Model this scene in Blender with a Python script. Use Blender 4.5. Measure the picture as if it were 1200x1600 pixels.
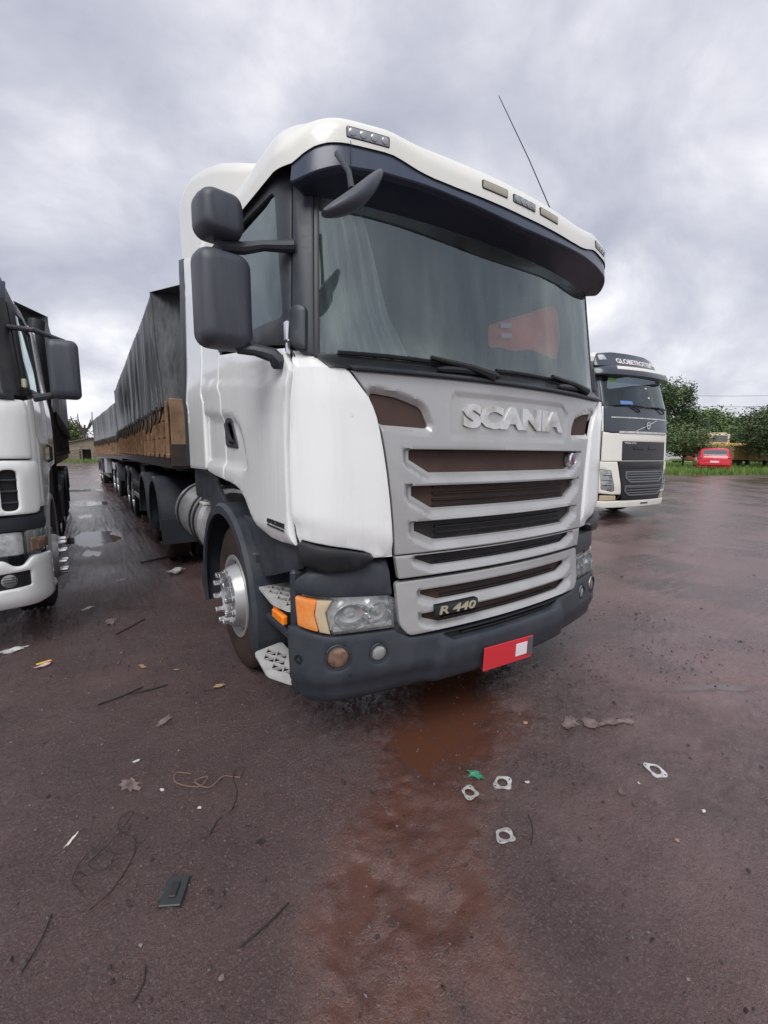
import bpy, bmesh, math, random
import numpy as np
from math import sin, cos, pi, sqrt, radians, atan2, asin
from mathutils import Vector, Matrix
from mathutils.geometry import delaunay_2d_cdt

scene = bpy.context.scene
for o in list(bpy.data.objects): bpy.data.objects.remove(o)
COL = scene.collection

# ---------------------------------------------------------------- camera
cam_d = bpy.data.cameras.new('camera'); cam = bpy.data.objects.new('camera', cam_d); COL.objects.link(cam)
cam_d.sensor_fit = 'VERTICAL'; cam_d.sensor_height = 36.0; cam_d.lens = 680.0/1600.0*36.0
cam_d.clip_start = 0.05; cam_d.clip_end = 3000
YAW = radians(34.2); PITCH = math.atan(93.0/680.0); ROLL = radians(.41)
fw = Vector((sin(YAW)*cos(PITCH), cos(YAW)*cos(PITCH), -sin(PITCH)))
rt = Vector((cos(YAW), -sin(YAW), 0)); up = rt.cross(fw)
rt, up = rt*cos(ROLL)+up*sin(ROLL), up*cos(ROLL)-rt*sin(ROLL)
cam.matrix_world = Matrix(((rt.x, up.x, -fw.x, 0), (rt.y, up.y, -fw.y, 0), (rt.z, up.z, -fw.z, 1.55), (0, 0, 0, 1)))
scene.camera = cam

# ---------------------------------------------------------------- sky, sun, exposure
SUN_EL = radians(52); SUN_AZ = Vector((-0.72, -0.69, 0)).normalized()
world = bpy.data.worlds.new('World'); scene.world = world; world.use_nodes = True
wt = world.node_tree; wt.nodes.clear()
def wn(t, **k):
    n = wt.nodes.new(t)
    for a, b in k.items(): setattr(n, a, b)
    return n
w_out = wn('ShaderNodeOutputWorld'); w_bg = wn('ShaderNodeBackground'); w_bg.inputs['Strength'].default_value = 0.1
sky = wn('ShaderNodeTexSky', sky_type='NISHITA'); sky.sun_disc = False
sky.sun_elevation = SUN_EL; sky.sun_rotation = atan2(SUN_AZ.x, SUN_AZ.y)
tc = wn('ShaderNodeTexCoord'); sep = wn('ShaderNodeSeparateXYZ'); wt.links.new(tc.outputs['Generated'], sep.inputs[0])
def wmath(op, a, b=None, clamp=False):
    n = wn('ShaderNodeMath', operation=op); n.use_clamp = clamp
    for i, q in enumerate((a, b)):
        if q is None: continue
        if isinstance(q, (int, float)): n.inputs[i].default_value = q
        else: wt.links.new(q, n.inputs[i])
    return n.outputs[0]
zz = wmath('ADD', wmath('MAXIMUM', sep.outputs[2], 0.0), 0.62)
cx_ = wmath('DIVIDE', sep.outputs[0], zz); cy_ = wmath('DIVIDE', sep.outputs[1], zz)
comb = wn('ShaderNodeCombineXYZ'); wt.links.new(cx_, comb.inputs[0]); wt.links.new(cy_, comb.inputs[1])
def wnoise(scale, detail, rough, dist, off):
    mp = wn('ShaderNodeMapping'); mp.inputs['Location'].default_value = off; mp.inputs['Rotation'].default_value = (0, 0, .9); mp.inputs['Scale'].default_value = (1.0, 1.3, 1); wt.links.new(comb.outputs[0], mp.inputs[0])
    n = wn('ShaderNodeTexNoise'); n.inputs['Scale'].default_value = scale; n.inputs['Detail'].default_value = detail
    n.inputs['Roughness'].default_value = rough; n.inputs['Distortion'].default_value = dist
    wt.links.new(mp.outputs[0], n.inputs['Vector']); return n.outputs['Fac']
n1 = wnoise(3.0, 10, .55, .25, (4.9, 9.7, 7.2)); n2 = wnoise(1.2, 5, .5, .1, (17.7, 9.6, 8.3))
mixf = wmath('ADD', wmath('MULTIPLY', n1, .55), wmath('MULTIPLY', n2, .45))
ramp = wn('ShaderNodeValToRGB'); wt.links.new(mixf, ramp.inputs[0])
e = ramp.color_ramp.elements
e[0].position = .39; e[0].color = (.205, .216, .264, 1); e[1].position = .62; e[1].color = (.49, .495, .52, 1)
m = e.new(.46); m.color = (.255, .263, .308, 1); m = e.new(.51); m.color = (.305, .311, .352, 1); m = e.new(.56); m.color = (.375, .38, .412, 1)
mul = wn('ShaderNodeMix', data_type='RGBA', blend_type='MULTIPLY'); mul.inputs[0].default_value = 1
wt.links.new(ramp.outputs[0], mul.inputs[6]); mul.inputs[7].default_value = (14.6, 14.5, 14.3, 1)
mixs = wn('ShaderNodeMix', data_type='RGBA'); mixs.inputs[0].default_value = .97
wt.links.new(sky.outputs[0], mixs.inputs[6]); wt.links.new(mul.outputs[2], mixs.inputs[7])
wt.links.new(mixs.outputs[2], w_bg.inputs['Color']); wt.links.new(w_bg.outputs[0], w_out.inputs[0])

sd = bpy.data.lights.new('sun', 'SUN'); sd.energy = 1.5; sd.angle = radians(35); sd.color = (1, .985, .96)
sun = bpy.data.objects.new('sun', sd); COL.objects.link(sun)
sdir = Vector((SUN_AZ.x*cos(SUN_EL), SUN_AZ.y*cos(SUN_EL), sin(SUN_EL)))
sun.rotation_euler = sdir.to_track_quat('Z', 'Y').to_euler(); sun.location = (-8, -8, 12)
vs = scene.view_settings; vs.view_transform = 'Standard'; vs.look = 'None'; vs.gamma = 1; vs.exposure = 0.70; vs.use_curve_mapping = False

# ---------------------------------------------------------------- helpers: materials
MATS = {}
def M(name, col, rough=.5, metal=0., col2=None, nscale=4., ndet=5., lo=.4, hi=.65, stretch=(1, 1, 1), bump=0., bscale=60., bdet=3.,
      coat=0., spec=.5, rough2=None, alpha=1., trans=0., ior=1.45, col3=None, n3=1.5, lo3=.45, hi3=.7, emit=None, sub=0.):
    m = bpy.data.materials.new(name); m.use_nodes = True; t = m.node_tree; b = t.nodes['Principled BSDF']
    b.inputs['Base Color'].default_value = (*col, 1); b.inputs['Roughness'].default_value = rough; b.inputs['Metallic'].default_value = metal
    b.inputs['Specular IOR Level'].default_value = spec; b.inputs['Coat Weight'].default_value = coat; b.inputs['Coat Roughness'].default_value = .06
    b.inputs['Alpha'].default_value = alpha; b.inputs['Transmission Weight'].default_value = trans; b.inputs['IOR'].default_value = ior
    if emit: b.inputs['Emission Color'].default_value = (*emit[:3], 1); b.inputs['Emission Strength'].default_value = emit[3]
    tcn = t.nodes.new('ShaderNodeTexCoord'); mp = t.nodes.new('ShaderNodeMapping'); mp.inputs['Scale'].default_value = stretch
    t.links.new(tcn.outputs['Object'], mp.inputs[0])
    def noise(scale, det, vec=mp.outputs[0]):
        n = t.nodes.new('ShaderNodeTexNoise'); n.inputs['Scale'].default_value = scale; n.inputs['Detail'].default_value = det
        n.inputs['Roughness'].default_value = .6; t.links.new(vec, n.inputs['Vector']); return n.outputs['Fac']
    def mr(src, a, c):
        r = t.nodes.new('ShaderNodeMapRange'); r.inputs[1].default_value = a; r.inputs[2].default_value = c; t.links.new(src, r.inputs[0]); return r.outputs[0]
    cur = None
    if col2 is not None:
        f = mr(noise(nscale, ndet), lo, hi)
        mx = t.nodes.new('ShaderNodeMix'); mx.data_type = 'RGBA'; t.links.new(f, mx.inputs[0])
        mx.inputs[6].default_value = (*col, 1); mx.inputs[7].default_value = (*col2, 1); cur = mx.outputs[2]
        if rough2 is not None:
            mf = t.nodes.new('ShaderNodeMix'); t.links.new(f, mf.inputs[0]); mf.inputs[2].default_value = rough; mf.inputs[3].default_value = rough2
            t.links.new(mf.outputs[0], b.inputs['Roughness'])
    if col3 is not None:
        f = mr(noise(n3, 6, tcn.outputs['Object']), lo3, hi3)
        mx = t.nodes.new('ShaderNodeMix'); mx.data_type = 'RGBA'; t.links.new(f, mx.inputs[0])
        if cur: t.links.new(cur, mx.inputs[6])
        else: mx.inputs[6].default_value = (*col, 1)
        mx.inputs[7].default_value = (*col3, 1); cur = mx.outputs[2]
    if cur: t.links.new(cur, b.inputs['Base Color'])
    if bump:
        bp = t.nodes.new('ShaderNodeBump'); bp.inputs['Strength'].default_value = bump; bp.inputs['Distance'].default_value = .01
        t.links.new(noise(bscale, bdet), bp.inputs['Height']); t.links.new(bp.outputs[0], b.inputs['Normal'])
    MATS[name] = m; return m
def glassmat(name, tint, refl_ior=1.6, rough=.02, haze=None, hazef=0.):
    m = bpy.data.materials.new(name); m.use_nodes = True; t = m.node_tree; t.nodes.clear()
    out = t.nodes.new('ShaderNodeOutputMaterial'); mx = t.nodes.new('ShaderNodeMixShader'); tr = t.nodes.new('ShaderNodeBsdfTransparent')
    gl = t.nodes.new('ShaderNodeBsdfGlossy'); fr = t.nodes.new('ShaderNodeFresnel'); fr.inputs[0].default_value = refl_ior
    tr.inputs[0].default_value = (*tint, 1); gl.inputs['Roughness'].default_value = rough; gl.inputs[0].default_value = (.86, .98, .97, 1)
    geo = t.nodes.new('ShaderNodeNewGeometry')
    base = tr.outputs[0]
    if haze:
        df = t.nodes.new('ShaderNodeBsdfDiffuse'); df.inputs[0].default_value = (*haze, 1); m2 = t.nodes.new('ShaderNodeMixShader')
        tcn = t.nodes.new('ShaderNodeTexCoord'); mp = t.nodes.new('ShaderNodeMapping'); mp.inputs['Scale'].default_value = (9, 9, .6)
        nz = t.nodes.new('ShaderNodeTexNoise'); nz.inputs['Scale'].default_value = 2.; nz.inputs['Detail'].default_value = 6
        t.links.new(tcn.outputs['Object'], mp.inputs[0]); t.links.new(mp.outputs[0], nz.inputs['Vector'])
        r = t.nodes.new('ShaderNodeMapRange'); r.inputs[1].default_value = .35; r.inputs[2].default_value = .75; r.inputs[3].default_value = hazef*.4; r.inputs[4].default_value = hazef*1.5
        t.links.new(nz.outputs['Fac'], r.inputs[0]); t.links.new(r.outputs[0], m2.inputs[0])
        t.links.new(tr.outputs[0], m2.inputs[1]); t.links.new(df.outputs[0], m2.inputs[2]); base = m2.outputs[0]
    t.links.new(fr.outputs[0], mx.inputs[0]); t.links.new(base, mx.inputs[1]); t.links.new(gl.outputs[0], mx.inputs[2]); t.links.new(mx.outputs[0], out.inputs[0])
    MATS[name] = m; return m

# ---------------------------------------------------------------- helpers: objects
def finish(o, parent=None, label=None, cat=None, group=None, kind=None):
    COL.objects.link(o)
    if parent: o.parent = parent
    if label: o['label'] = label
    if cat: o['category'] = cat
    if group: o['group'] = group
    if kind: o['kind'] = kind
    return o
def thing(name, label, cat, loc=(0, 0, 0), rz=0, group=None):
    o = bpy.data.objects.new(name, None); o.location = loc; o.rotation_euler = (0, 0, rz); o.empty_display_size = .2
    return finish(o, None, label, cat, group)
def copy_tree(o, parent=None):
    c = o.copy(); COL.objects.link(c); c.parent = parent
    for ch in o.children: copy_tree(ch, c)
    return c
def mesh_obj(name, v, f, mats, parent=None, mi=None, smooth=True, angle=35, **kw):
    me = bpy.data.meshes.new(name); me.from_pydata(v, [], f)
    for m in (mats if isinstance(mats, (list, tuple)) else [mats]): me.materials.append(MATS[m] if isinstance(m, str) else m)
    if mi is not None: me.polygons.foreach_set('material_index', np.array(mi, dtype=np.int32))
    if smooth:
        me.polygons.foreach_set('use_smooth', np.ones(len(me.polygons), dtype=bool)); me.set_sharp_from_angle(angle=radians(angle))
    me.update()
    return finish(bpy.data.objects.new(name, me), parent, **kw)
def rr(w, h, r, n=4):
    """rounded rectangle ring, centred, counter-clockwise"""
    r = min(r, w/2*.999, h/2*.999); out = []
    for cx, cy, a in ((w/2-r, h/2-r, 0), (-w/2+r, h/2-r, 90), (-w/2+r, -h/2+r, 180), (w/2-r, -h/2+r, 270)):
        for i in range(n+1):
            t = radians(a+90*i/n); out.append((cx+r*cos(t), cy+r*sin(t)))
    return out
class MB:
    def __init__(s): s.v = []; s.f = []; s.mi = []
    def add(s, v, f, T=None, m=0):
        k = len(s.v)
        s.v += [tuple(T @ Vector(p)) for p in v] if T else [tuple(p) for p in v]
        s.f += [tuple(i+k for i in q) for q in f]; s.mi += [m]*len(f); return s
    def box(s, c, d, b=.0, T=None, m=0):
        x, y, z = (q/2 for q in d)
        if b <= 0:
            v = [(sx*x, sy*y, sz*z) for sx in (-1, 1) for sy in (-1, 1) for sz in (-1, 1)]
            f = [(0, 1, 3, 2), (4, 6, 7, 5), (0, 4, 5, 1), (2, 3, 7, 6), (0, 2, 6, 4), (1, 5, 7, 3)]
        else:
            b = min(b, x*.98, y*.98, z*.98); v = []; idx = {}
            for sx in (-1, 1):
                for sy in (-1, 1):
                    for sz in (-1, 1):
                        for ax in range(3):
                            p = [sx*(x-b), sy*(y-b), sz*(z-b)]; p[ax] += (sx, sy, sz)[ax]*b
                            idx[(sx, sy, sz, ax)] = len(v); v.append(tuple(p))
            f = []
            def q(*ks):
                ids = [idx[k] for k in ks]; P = [Vector(v[i]) for i in ids]
                n = (P[1]-P[0]).cross(P[2]-P[0]); c0 = sum(P, Vector())/len(P)
                f.append(tuple(ids if n.dot(c0) > 0 else ids[::-1]))
            for sg in (-1, 1):
                q((sg, -1, -1, 0), (sg, 1, -1, 0), (sg, 1, 1, 0), (sg, -1, 1, 0))
                q((-1, sg, -1, 1), (1, sg, -1, 1), (1, sg, 1, 1), (-1, sg, 1, 1))
                q((-1, -1, sg, 2), (1, -1, sg, 2), (1, 1, sg, 2), (-1, 1, sg, 2))
            for a in (-1, 1):
                for c2 in (-1, 1):
                    q((a, c2, -1, 0), (a, c2, 1, 0), (a, c2, 1, 1), (a, c2, -1, 1))
                    q((a, -1, c2, 0), (a, 1, c2, 0), (a, 1, c2, 2), (a, -1, c2, 2))
                    q((-1, a, c2, 1), (1, a, c2, 1), (1, a, c2, 2), (-1, a, c2, 2))
                    for d2 in (-1, 1): q((a, c2, d2, 0), (a, c2, d2, 1), (a, c2, d2, 2))
        v = [(p[0]+c[0], p[1]+c[1], p[2]+c[2]) for p in v]
        return s.add(v, f, T, m)
    def loft(s, rings, closed=True, caps=True, T=None, m=0, flip=False):
        n = len(rings[0]); v = [p for r in rings for p in r]; f = []
        for i in range(len(rings)-1):
            for j in range(n if closed else n-1):
                a, b = i*n+j, i*n+(j+1) % n
                f.append((a, b, b+n, a+n))
        if caps and closed:
            f.append(tuple(range(n))[::-1]); f.append(tuple((len(rings)-1)*n+i for i in range(n)))
        if flip: f = [q[::-1] for q in f]
        return s.add(v, f, T, m)
    def tube(s, path, r, n=8, caps=True, T=None, m=0):
        P = [Vector(p) for p in path]; rs = r if isinstance(r, (list, tuple)) else [r]*len(P)
        t0 = (P[1]-P[0]).normalized(); u = t0.orthogonal().normalized(); rings = []
        for i, p in enumerate(P):
            t = ((P[min(i+1, len(P)-1)]-P[max(i-1, 0)])).normalized()
            u = (u-t*u.dot(t)); u = u.normalized() if u.length > 1e-6 else t.orthogonal().normalized(); w = t.cross(u)
            rings.append([tuple(p+(u*cos(2*pi*k/n)+w*sin(2*pi*k/n))*rs[i]) for k in range(n)])
        return s.loft(rings, True, caps, T, m)
    def lathe(s, prof, n=24, T=None, m=0, caps=False):
        """profile of (radius, height) turned about local Z"""
        rings = [[(r*cos(2*pi*k/n), r*sin(2*pi*k/n), h) for k in range(n)] for r, h in prof]
        return s.loft(rings, True, caps, T, m)
    def build(s, name, mats, parent=None, smooth=True, angle=35, **kw):
        return mesh_obj(name, s.v, s.f, mats, parent, s.mi, smooth, angle, **kw)
AX_X = Matrix(((0, 0, 1, 0), (1, 0, 0, 0), (0, 1, 0, 0), (0, 0, 0, 1)))      # local Z -> world X
AX_NX = Matrix(((0, 0, -1, 0), (-1, 0, 0, 0), (0, 1, 0, 0), (0, 0, 0, 1)))    # local Z -> world -X
AX_NY = Matrix(((1, 0, 0, 0), (0, 0, -1, 0), (0, 1, 0, 0), (0, 0, 0, 1)))     # local Z -> world -Y
def TR(x, y, z): return Matrix.Translation((x, y, z))
def RZ(a): return Matrix.Rotation(radians(a), 4, 'Z')
def RX(a): return Matrix.Rotation(radians(a), 4, 'X')
def RY(a): return Matrix.Rotation(radians(a), 4, 'Y')
def lerp(z, pts):
    if z <= pts[0][0]: return pts[0][1]
    for (a, b), (c, d) in zip(pts, pts[1:]):
        if z <= c: return b+(d-b)*(z-a)/(c-a)
    return pts[-1][1]
def smooth(a, b, x):
    t = min(max((x-a)/(b-a), 0), 1); return t*t*(3-2*t)

# a body surface: plan outline (gently bowed front, round corner, straight side) whose width and set-back change with height;
# s runs along the outline from the front centre, z is height
class Surf:
    def __init__(S, w, R, yc, th=14.): S.w = w; S.R = R; S.yc = yc; S.th = radians(th)
    def par(S, z):
        w = S.w(z); R = S.R(z); t = S.th; x1 = w-R*(1-sin(t)); Rb = x1/sin(t); s1 = Rb*t; y1 = Rb*(1-cos(t))
        return w, R, t, x1, Rb, s1, y1, w-R, y1+R*cos(t), s1+R*(pi/2-t)
    def P(S, s, z, off=0.):
        w, R, t, x1, Rb, s1, y1, cx, cy, s2 = S.par(z); a = abs(s); g = 1 if s >= 0 else -1
        if a < s1: th = a/Rb; x = Rb*sin(th); y = Rb*(1-cos(th))
        elif a < s2: th = t+(a-s1)/R; x = cx+R*sin(th); y = cy-R*cos(th)
        else: th = pi/2; x = w; y = cy+a-s2
        return (g*(x+off*sin(th)), S.yc(z)+y-off*cos(th), z)
    def frame(S, s, z, off=0.):
        """matrix at a surface point: X along the outline, Y up, Z outwards"""
        p = Vector(S.P(s, z, off)); n = (Vector(S.P(s, z, off+.01))-p).normalized(); u = Vector((0, 0, 1)); t = u.cross(n).normalized()
        return Matrix(((t.x, u.x, n.x, p.x), (t.y, u.y, n.y, p.y), (t.z, u.z, n.z, p.z), (0, 0, 0, 1)))

def inpoly(P, poly):
    x, y = P[:, 0], P[:, 1]; c = np.zeros(len(P), bool); q = np.array(poly); n = len(q); j = n-1
    for i in range(n):
        xi, yi = q[i]; xj, yj = q[j]
        with np.errstate(divide='ignore', invalid='ignore'):
            c ^= ((yi > y) != (yj > y)) & (x < (xj-xi)*(y-yi)/((yj-yi) if yj != yi else 1e-12)+xi)
        j = i
    return c
def segdist(P, poly):
    d = np.full(len(P), 1e9); q = np.array(poly, float)
    for a, b in zip(q, np.roll(q, -1, 0)):
        ab = b-a; L = ab@ab
        if L < 1e-14: continue
        t = np.clip(((P-a)@ab)/L, 0, 1); d = np.minimum(d, np.hypot(*(P-(a+t[:, None]*ab)).T))
    return d
def resample(poly, step):
    out = []
    for a, b in zip(poly, poly[1:]+poly[:1]):
        n = max(1, int(math.ceil(math.dist(a, b)/step)))
        out += [(a[0]+(b[0]-a[0])*i/n, a[1]+(b[1]-a[1])*i/n) for i in range(n)]
    return out
def chaikin(poly, it=2, keep=()):
    for _ in range(it):
        out = []
        for a, b in zip(poly, poly[1:]+poly[:1]):
            out += [(a[0]*.75+b[0]*.25, a[1]*.75+b[1]*.25), (a[0]*.25+b[0]*.75, a[1]*.25+b[1]*.75)]
        poly = out
    return poly
def rcorner(poly, r, n=4):
    """round the corners of a polygon"""
    out = []; N = len(poly)
    for i in range(N):
        a, p, b = Vector(poly[i-1]), Vector(poly[i]), Vector(poly[(i+1) % N]); u = a-p; w = b-p
        k = min(r, u.length*.45, w.length*.45); A = p+u.normalized()*k; B = p+w.normalized()*k
        for j in range(n+1):
            t = j/n; q = A*(1-t)**2+p*2*t*(1-t)+B*t*t; out.append((q.x, q.y))
    return out
def panel(name, poly, P, mat, parent=None, off=0., th=.015, step=.05, holes=(), disp=None, r=.006, solid=True, mats=None, sel=None, fine=None, angle=35, **kw):
    """a sheet-metal or moulded panel: an outline (with holes) on a surface P(u, v, off), with thickness and rounded rims"""
    area = sum(a[0]*b[1]-b[0]*a[1] for a, b in zip(poly, poly[1:]+poly[:1]))
    if area < 0: poly = poly[::-1]
    bs_ = min(step, fine or step); loops = [resample(list(poly), bs_)]+[resample(list(h), bs_) for h in holes]
    pts = []; edges = []
    for lp in loops:
        k = len(pts); pts += lp; edges += [(k+i, k+(i+1) % len(lp)) for i in range(len(lp))]
    def inside(Q):
        m = inpoly(Q, loops[0])
        for h in loops[1:]: m &= ~inpoly(Q, h)
        return m
    def dist(Q):
        d = segdist(Q, loops[0])
        for h in loops[1:]: d = np.minimum(d, segdist(Q, h))
        return d
    extra = []
    if r > 0:
        for lp in loops:
            A = np.array(lp); nx = np.roll(A, -1, 0)-np.roll(A, 1, 0); nl = np.hypot(*nx.T)+1e-9; nrm = np.stack([-nx[:, 1], nx[:, 0]], 1)/nl[:, None]
            for k in (.3*r, r):
                Q = A+nrm*k; Q2 = A-nrm*k
                if inside(Q).sum() < inside(Q2).sum(): Q = Q2
                ok = inside(Q) & (dist(Q) > .8*k); base_ = len(pts); idx_ = -np.ones(len(Q), int)
                for j in np.nonzero(ok)[0]: idx_[j] = len(pts); pts.append((float(Q[j, 0]), float(Q[j, 1])))
                for j in range(len(Q)):
                    a_, b_ = idx_[j], idx_[(j+1) % len(Q)]
                    if a_ >= 0 and b_ >= 0: edges.append((int(a_), int(b_)))
    A = np.array(loops[0]); st = fine or step
    gx = np.arange(A[:, 0].min()+st/2, A[:, 0].max(), st); gy = np.arange(A[:, 1].min()+st/2, A[:, 1].max(), st)
    if len(gx) and len(gy):
        G = np.stack(np.meshgrid(gx, gy), -1).reshape(-1, 2); G[:, 0] += (np.arange(len(G)) % 2)*1e-4
        ok = inside(G); G = G[ok]
        if len(G): G = G[dist(G) > max(r*1.3, st*.3)]; extra.append(G)
    allp = [Vector(p) for p in pts]+[Vector(p) for q in extra for p in q]
    V, _, Fc, *_ = delaunay_2d_cdt(allp, edges, [], 0, 1e-6)
    Vn = np.array([(p.x, p.y) for p in V]); T = np.array([tuple(q) for q in Fc if len(q) == 3])
    cen = Vn[T].mean(1); T = T[inside(cen)]
    d = dist(Vn); h = np.zeros(len(Vn))
    if r > 0: q = np.clip(d/r, 0, 1); h = -r*(1-np.sqrt(np.clip(1-(1-q)**2, 0, 1)))
    if disp is not None: h = h+np.array([disp(u, v) for u, v in Vn])
    a = Vn[T]; cr = (a[:, 1, 0]-a[:, 0, 0])*(a[:, 2, 1]-a[:, 0, 1])-(a[:, 1, 1]-a[:, 0, 1])*(a[:, 2, 0]-a[:, 0, 0])
    T[cr < 0] = T[cr < 0][:, ::-1]
    used = np.unique(T); remap = -np.ones(len(Vn), int); remap[used] = np.arange(len(used)); T = remap[T]; Vn = Vn[used]; h = h[used]; N = len(used)
    v = [P(u, w, off+hh) for (u, w), hh in zip(Vn, h)]; f = [tuple(int(i) for i in t) for t in T]
    if solid:
        v += [P(u, w, off-th) for u, w in Vn]; cnt = {}
        for t in f:
            for i in range(3): cnt[(t[i], t[(i+1) % 3])] = 1
        nf = [(t[2]+N, t[1]+N, t[0]+N) for t in f]
        nf += [(b, a2, a2+N, b+N) for (a2, b) in cnt if (b, a2) not in cnt]
        f = f+nf
    mi = None
    if sel is not None: mi = [0]*len(f); mi[:len(T)] = [sel(*Vn[t].mean(0)) for t in T]
    return mesh_obj(name, v, f, mats or mat, parent, mi, True, angle, **kw)
def mir(poly): return [(-a, b) for a, b in poly][::-1]
def flatP(T): return lambda u, v, w: tuple(T @ Vector((u, v, w)))
def text(name, txt, P, u0, v0, wid, hei, mat, parent, off=0., ext=.006, bold=.0, shear=0., space=1., **kw):
    """lettering laid on a surface P(u, v, off): the box u0..u0+wid, v0..v0+hei"""
    cu = bpy.data.curves.new(name, 'FONT'); cu.body = txt; cu.size = 1; cu.offset = bold; cu.extrude = .05; cu.resolution_u = 3; cu.shear = shear; cu.space_character = space
    ob = bpy.data.objects.new(name, cu); COL.objects.link(ob); dg = bpy.context.evaluated_depsgraph_get()
    me = bpy.data.meshes.new_from_object(ob.evaluated_get(dg)); bpy.data.objects.remove(ob); bpy.data.curves.remove(cu)
    X = np.array([v.co[:] for v in me.vertices]); mn, mx = X.min(0), X.max(0)
    v = [P(u0+(p[0]-mn[0])/(mx[0]-mn[0])*wid, v0+(p[1]-mn[1])/(mx[1]-mn[1])*hei, off+(ext if p[2] > 0 else -.004)) for p in X]
    f = [tuple(p.vertices) for p in me.polygons]; bpy.data.meshes.remove(me)
    return mesh_obj(name, v, f, mat, parent, None, False, **kw)

# smooth value noise on arrays
_rs = np.random.RandomState(7); _LAT = _rs.rand(256, 256)
def vnoise(x, y, scale, seed=0):
    x = np.asarray(x)*scale+seed*17.31; y = np.asarray(y)*scale+seed*7.77
    xi = np.floor(x).astype(int); yi = np.floor(y).astype(int); fx = x-xi; fy = y-yi
    fx = fx*fx*(3-2*fx); fy = fy*fy*(3-2*fy); g = lambda a, b: _LAT[a % 256, b % 256]
    return (g(xi, yi)*(1-fx)+g(xi+1, yi)*fx)*(1-fy)+(g(xi, yi+1)*(1-fx)+g(xi+1, yi+1)*fx)*fy
def fbm(x, y, scale, oct=4, seed=0, gain=.5):
    s = 0; a = 1; t = 0
    for k in range(oct): s = s+a*vnoise(x, y, scale*2**k, seed+k*3); t += a; a *= gain
    return s/t
# ---------------------------------------------------------------- materials
M('white_paint', (.84, .85, .835), .24, col2=(.76, .76, .735), nscale=3.2, ndet=7, lo=.52, hi=.85, stretch=(6, 6, .5), coat=.8, col3=(.55, .52, .47), n3=26, lo3=.70, hi3=.80)
M('cream_paint', (.74, .725, .66), .32, col2=(.60, .58, .52), nscale=2, ndet=6, lo=.5, hi=.9, stretch=(3, 3, .5), coat=.4)
M('roof_paint', (.78, .775, .715), .30, col2=(.68, .67, .61), nscale=1.6, ndet=6, lo=.5, hi=.85, coat=.4)
M('silver_paint', (.455, .455, .448), .32, .45, col2=(.375, .372, .36), nscale=3, lo=.45, hi=.75, coat=.3, bump=.02, bscale=300)
M('letter_silver', (.66, .665, .66), .28, .5, col2=(.42, .40, .36), nscale=9)
M('dark_plastic', (.028, .033, .043), .42, col2=(.045, .05, .06), nscale=5, bump=.05, bscale=500, rough2=.55)
M('visor_plastic', (.044, .055, .088), .28, col2=(.058, .07, .105), nscale=3, bump=.04, bscale=400)
M('visor_dark', (.028, .036, .056), .12)
M('mirror_plastic', (.052, .058, .074), .46, col2=(.075, .08, .095), nscale=2.5, ndet=6, lo=.4, hi=.7, stretch=(5, 5, .6), bump=.05, bscale=400)
M('black_trim', (.012, .013, .015), .38, col2=(.022, .023, .025), nscale=8)
M('mesh_brown', (.085, .046, .036), .75, col2=(.045, .030, .026), nscale=4, lo=.3, hi=.7, bump=.2, bscale=160)
M('mesh_black', (.014, .014, .015), .55, col2=(.03, .026, .024), nscale=6, bump=.2, bscale=160)
M('rubber', (.014, .013, .013), .62, col2=(.035, .028, .026), nscale=5, lo=.4, hi=.8, bump=.15, bscale=90)
M('tyre_mud', (.030, .022, .020), .6, col2=(.065, .036, .026), nscale=4, lo=.35, hi=.75, bump=.2, bscale=70)
M('rim_silver', (.50, .51, .52), .34, .55, col2=(.36, .35, .34), nscale=7, lo=.4, hi=.8)
M('chrome', (.82, .83, .84), .16, .9)
M('alu', (.56, .565, .57), .36, .6, col2=(.42, .41, .40), nscale=9, bump=.05, bscale=120)
M('step_alu', (.60, .60, .585), .45, .25, col2=(.44, .42, .40), nscale=14, lo=.4, hi=.75)
M('amber_lens', (.80, .22, .035), .16, col2=(.68, .30, .10), nscale=30, coat=.5)
M('lamp_back', (.84, .85, .85), .22, .35, col2=(.34, .34, .34), nscale=12)
M('lamp_tan', (.50, .40, .26), .2, coat=.5)
M('orange_lamp', (.95, .25, .01), .2, coat=.5)
M('lamp_glass_fog', (.36, .37, .36), .12, .35, coat=.6)
M('lamp_glass_rust', (.30, .19, .14), .14, .3, coat=.6, col2=(.18, .10, .07), nscale=30)
M('roof_lamp_led', (.28, .29, .33), .2, .4, coat=.5)
M('roof_lamp_tan', (.40, .38, .29), .25, coat=.4)
M('interior_dark', (.06, .063, .066), .8)
M('interior_grey', (.11, .115, .12), .85, col2=(.08, .08, .085), nscale=4)
M('curtain', (.62, .66, .66), .9, col2=(.45, .50, .50), nscale=5, stretch=(6, 6, .8), lo=.3, hi=.7)
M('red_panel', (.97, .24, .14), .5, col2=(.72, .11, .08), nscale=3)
M('plate_red', (.62, .035, .045), .4)
M('plate_white', (.78, .72, .74), .4)
M('plate_grey', (.10, .10, .105), .5)
M('emblem_blue', (.08, .12, .24), .25, .3, coat=.5)
M('emblem_red', (.45, .06, .05), .3)
M('badge_gold', (.55, .49, .36), .32, .6)
M('window_film', (.018, .02, .022), .06)
glassmat('windscreen_glass', (.93, .98, .97), 2.2, .012, haze=(.50, .62, .61), hazef=.045)
glassmat('side_glass', (.10, .11, .12), 2.0, .03)
glassmat('lens_clear', (.93, .93, .92), 1.5, .03, haze=(.75, .75, .72), hazef=.12)
glassmat('volvo_glass', (.16, .19, .22), 1.75, .03)
M('chassis_black', (.016, .017, .019), .6, col2=(.035, .03, .028), nscale=3)
M('mud_guard', (.040, .048, .062), .40, col2=(.06, .06, .065), nscale=4, lo=.4, hi=.8)
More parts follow.
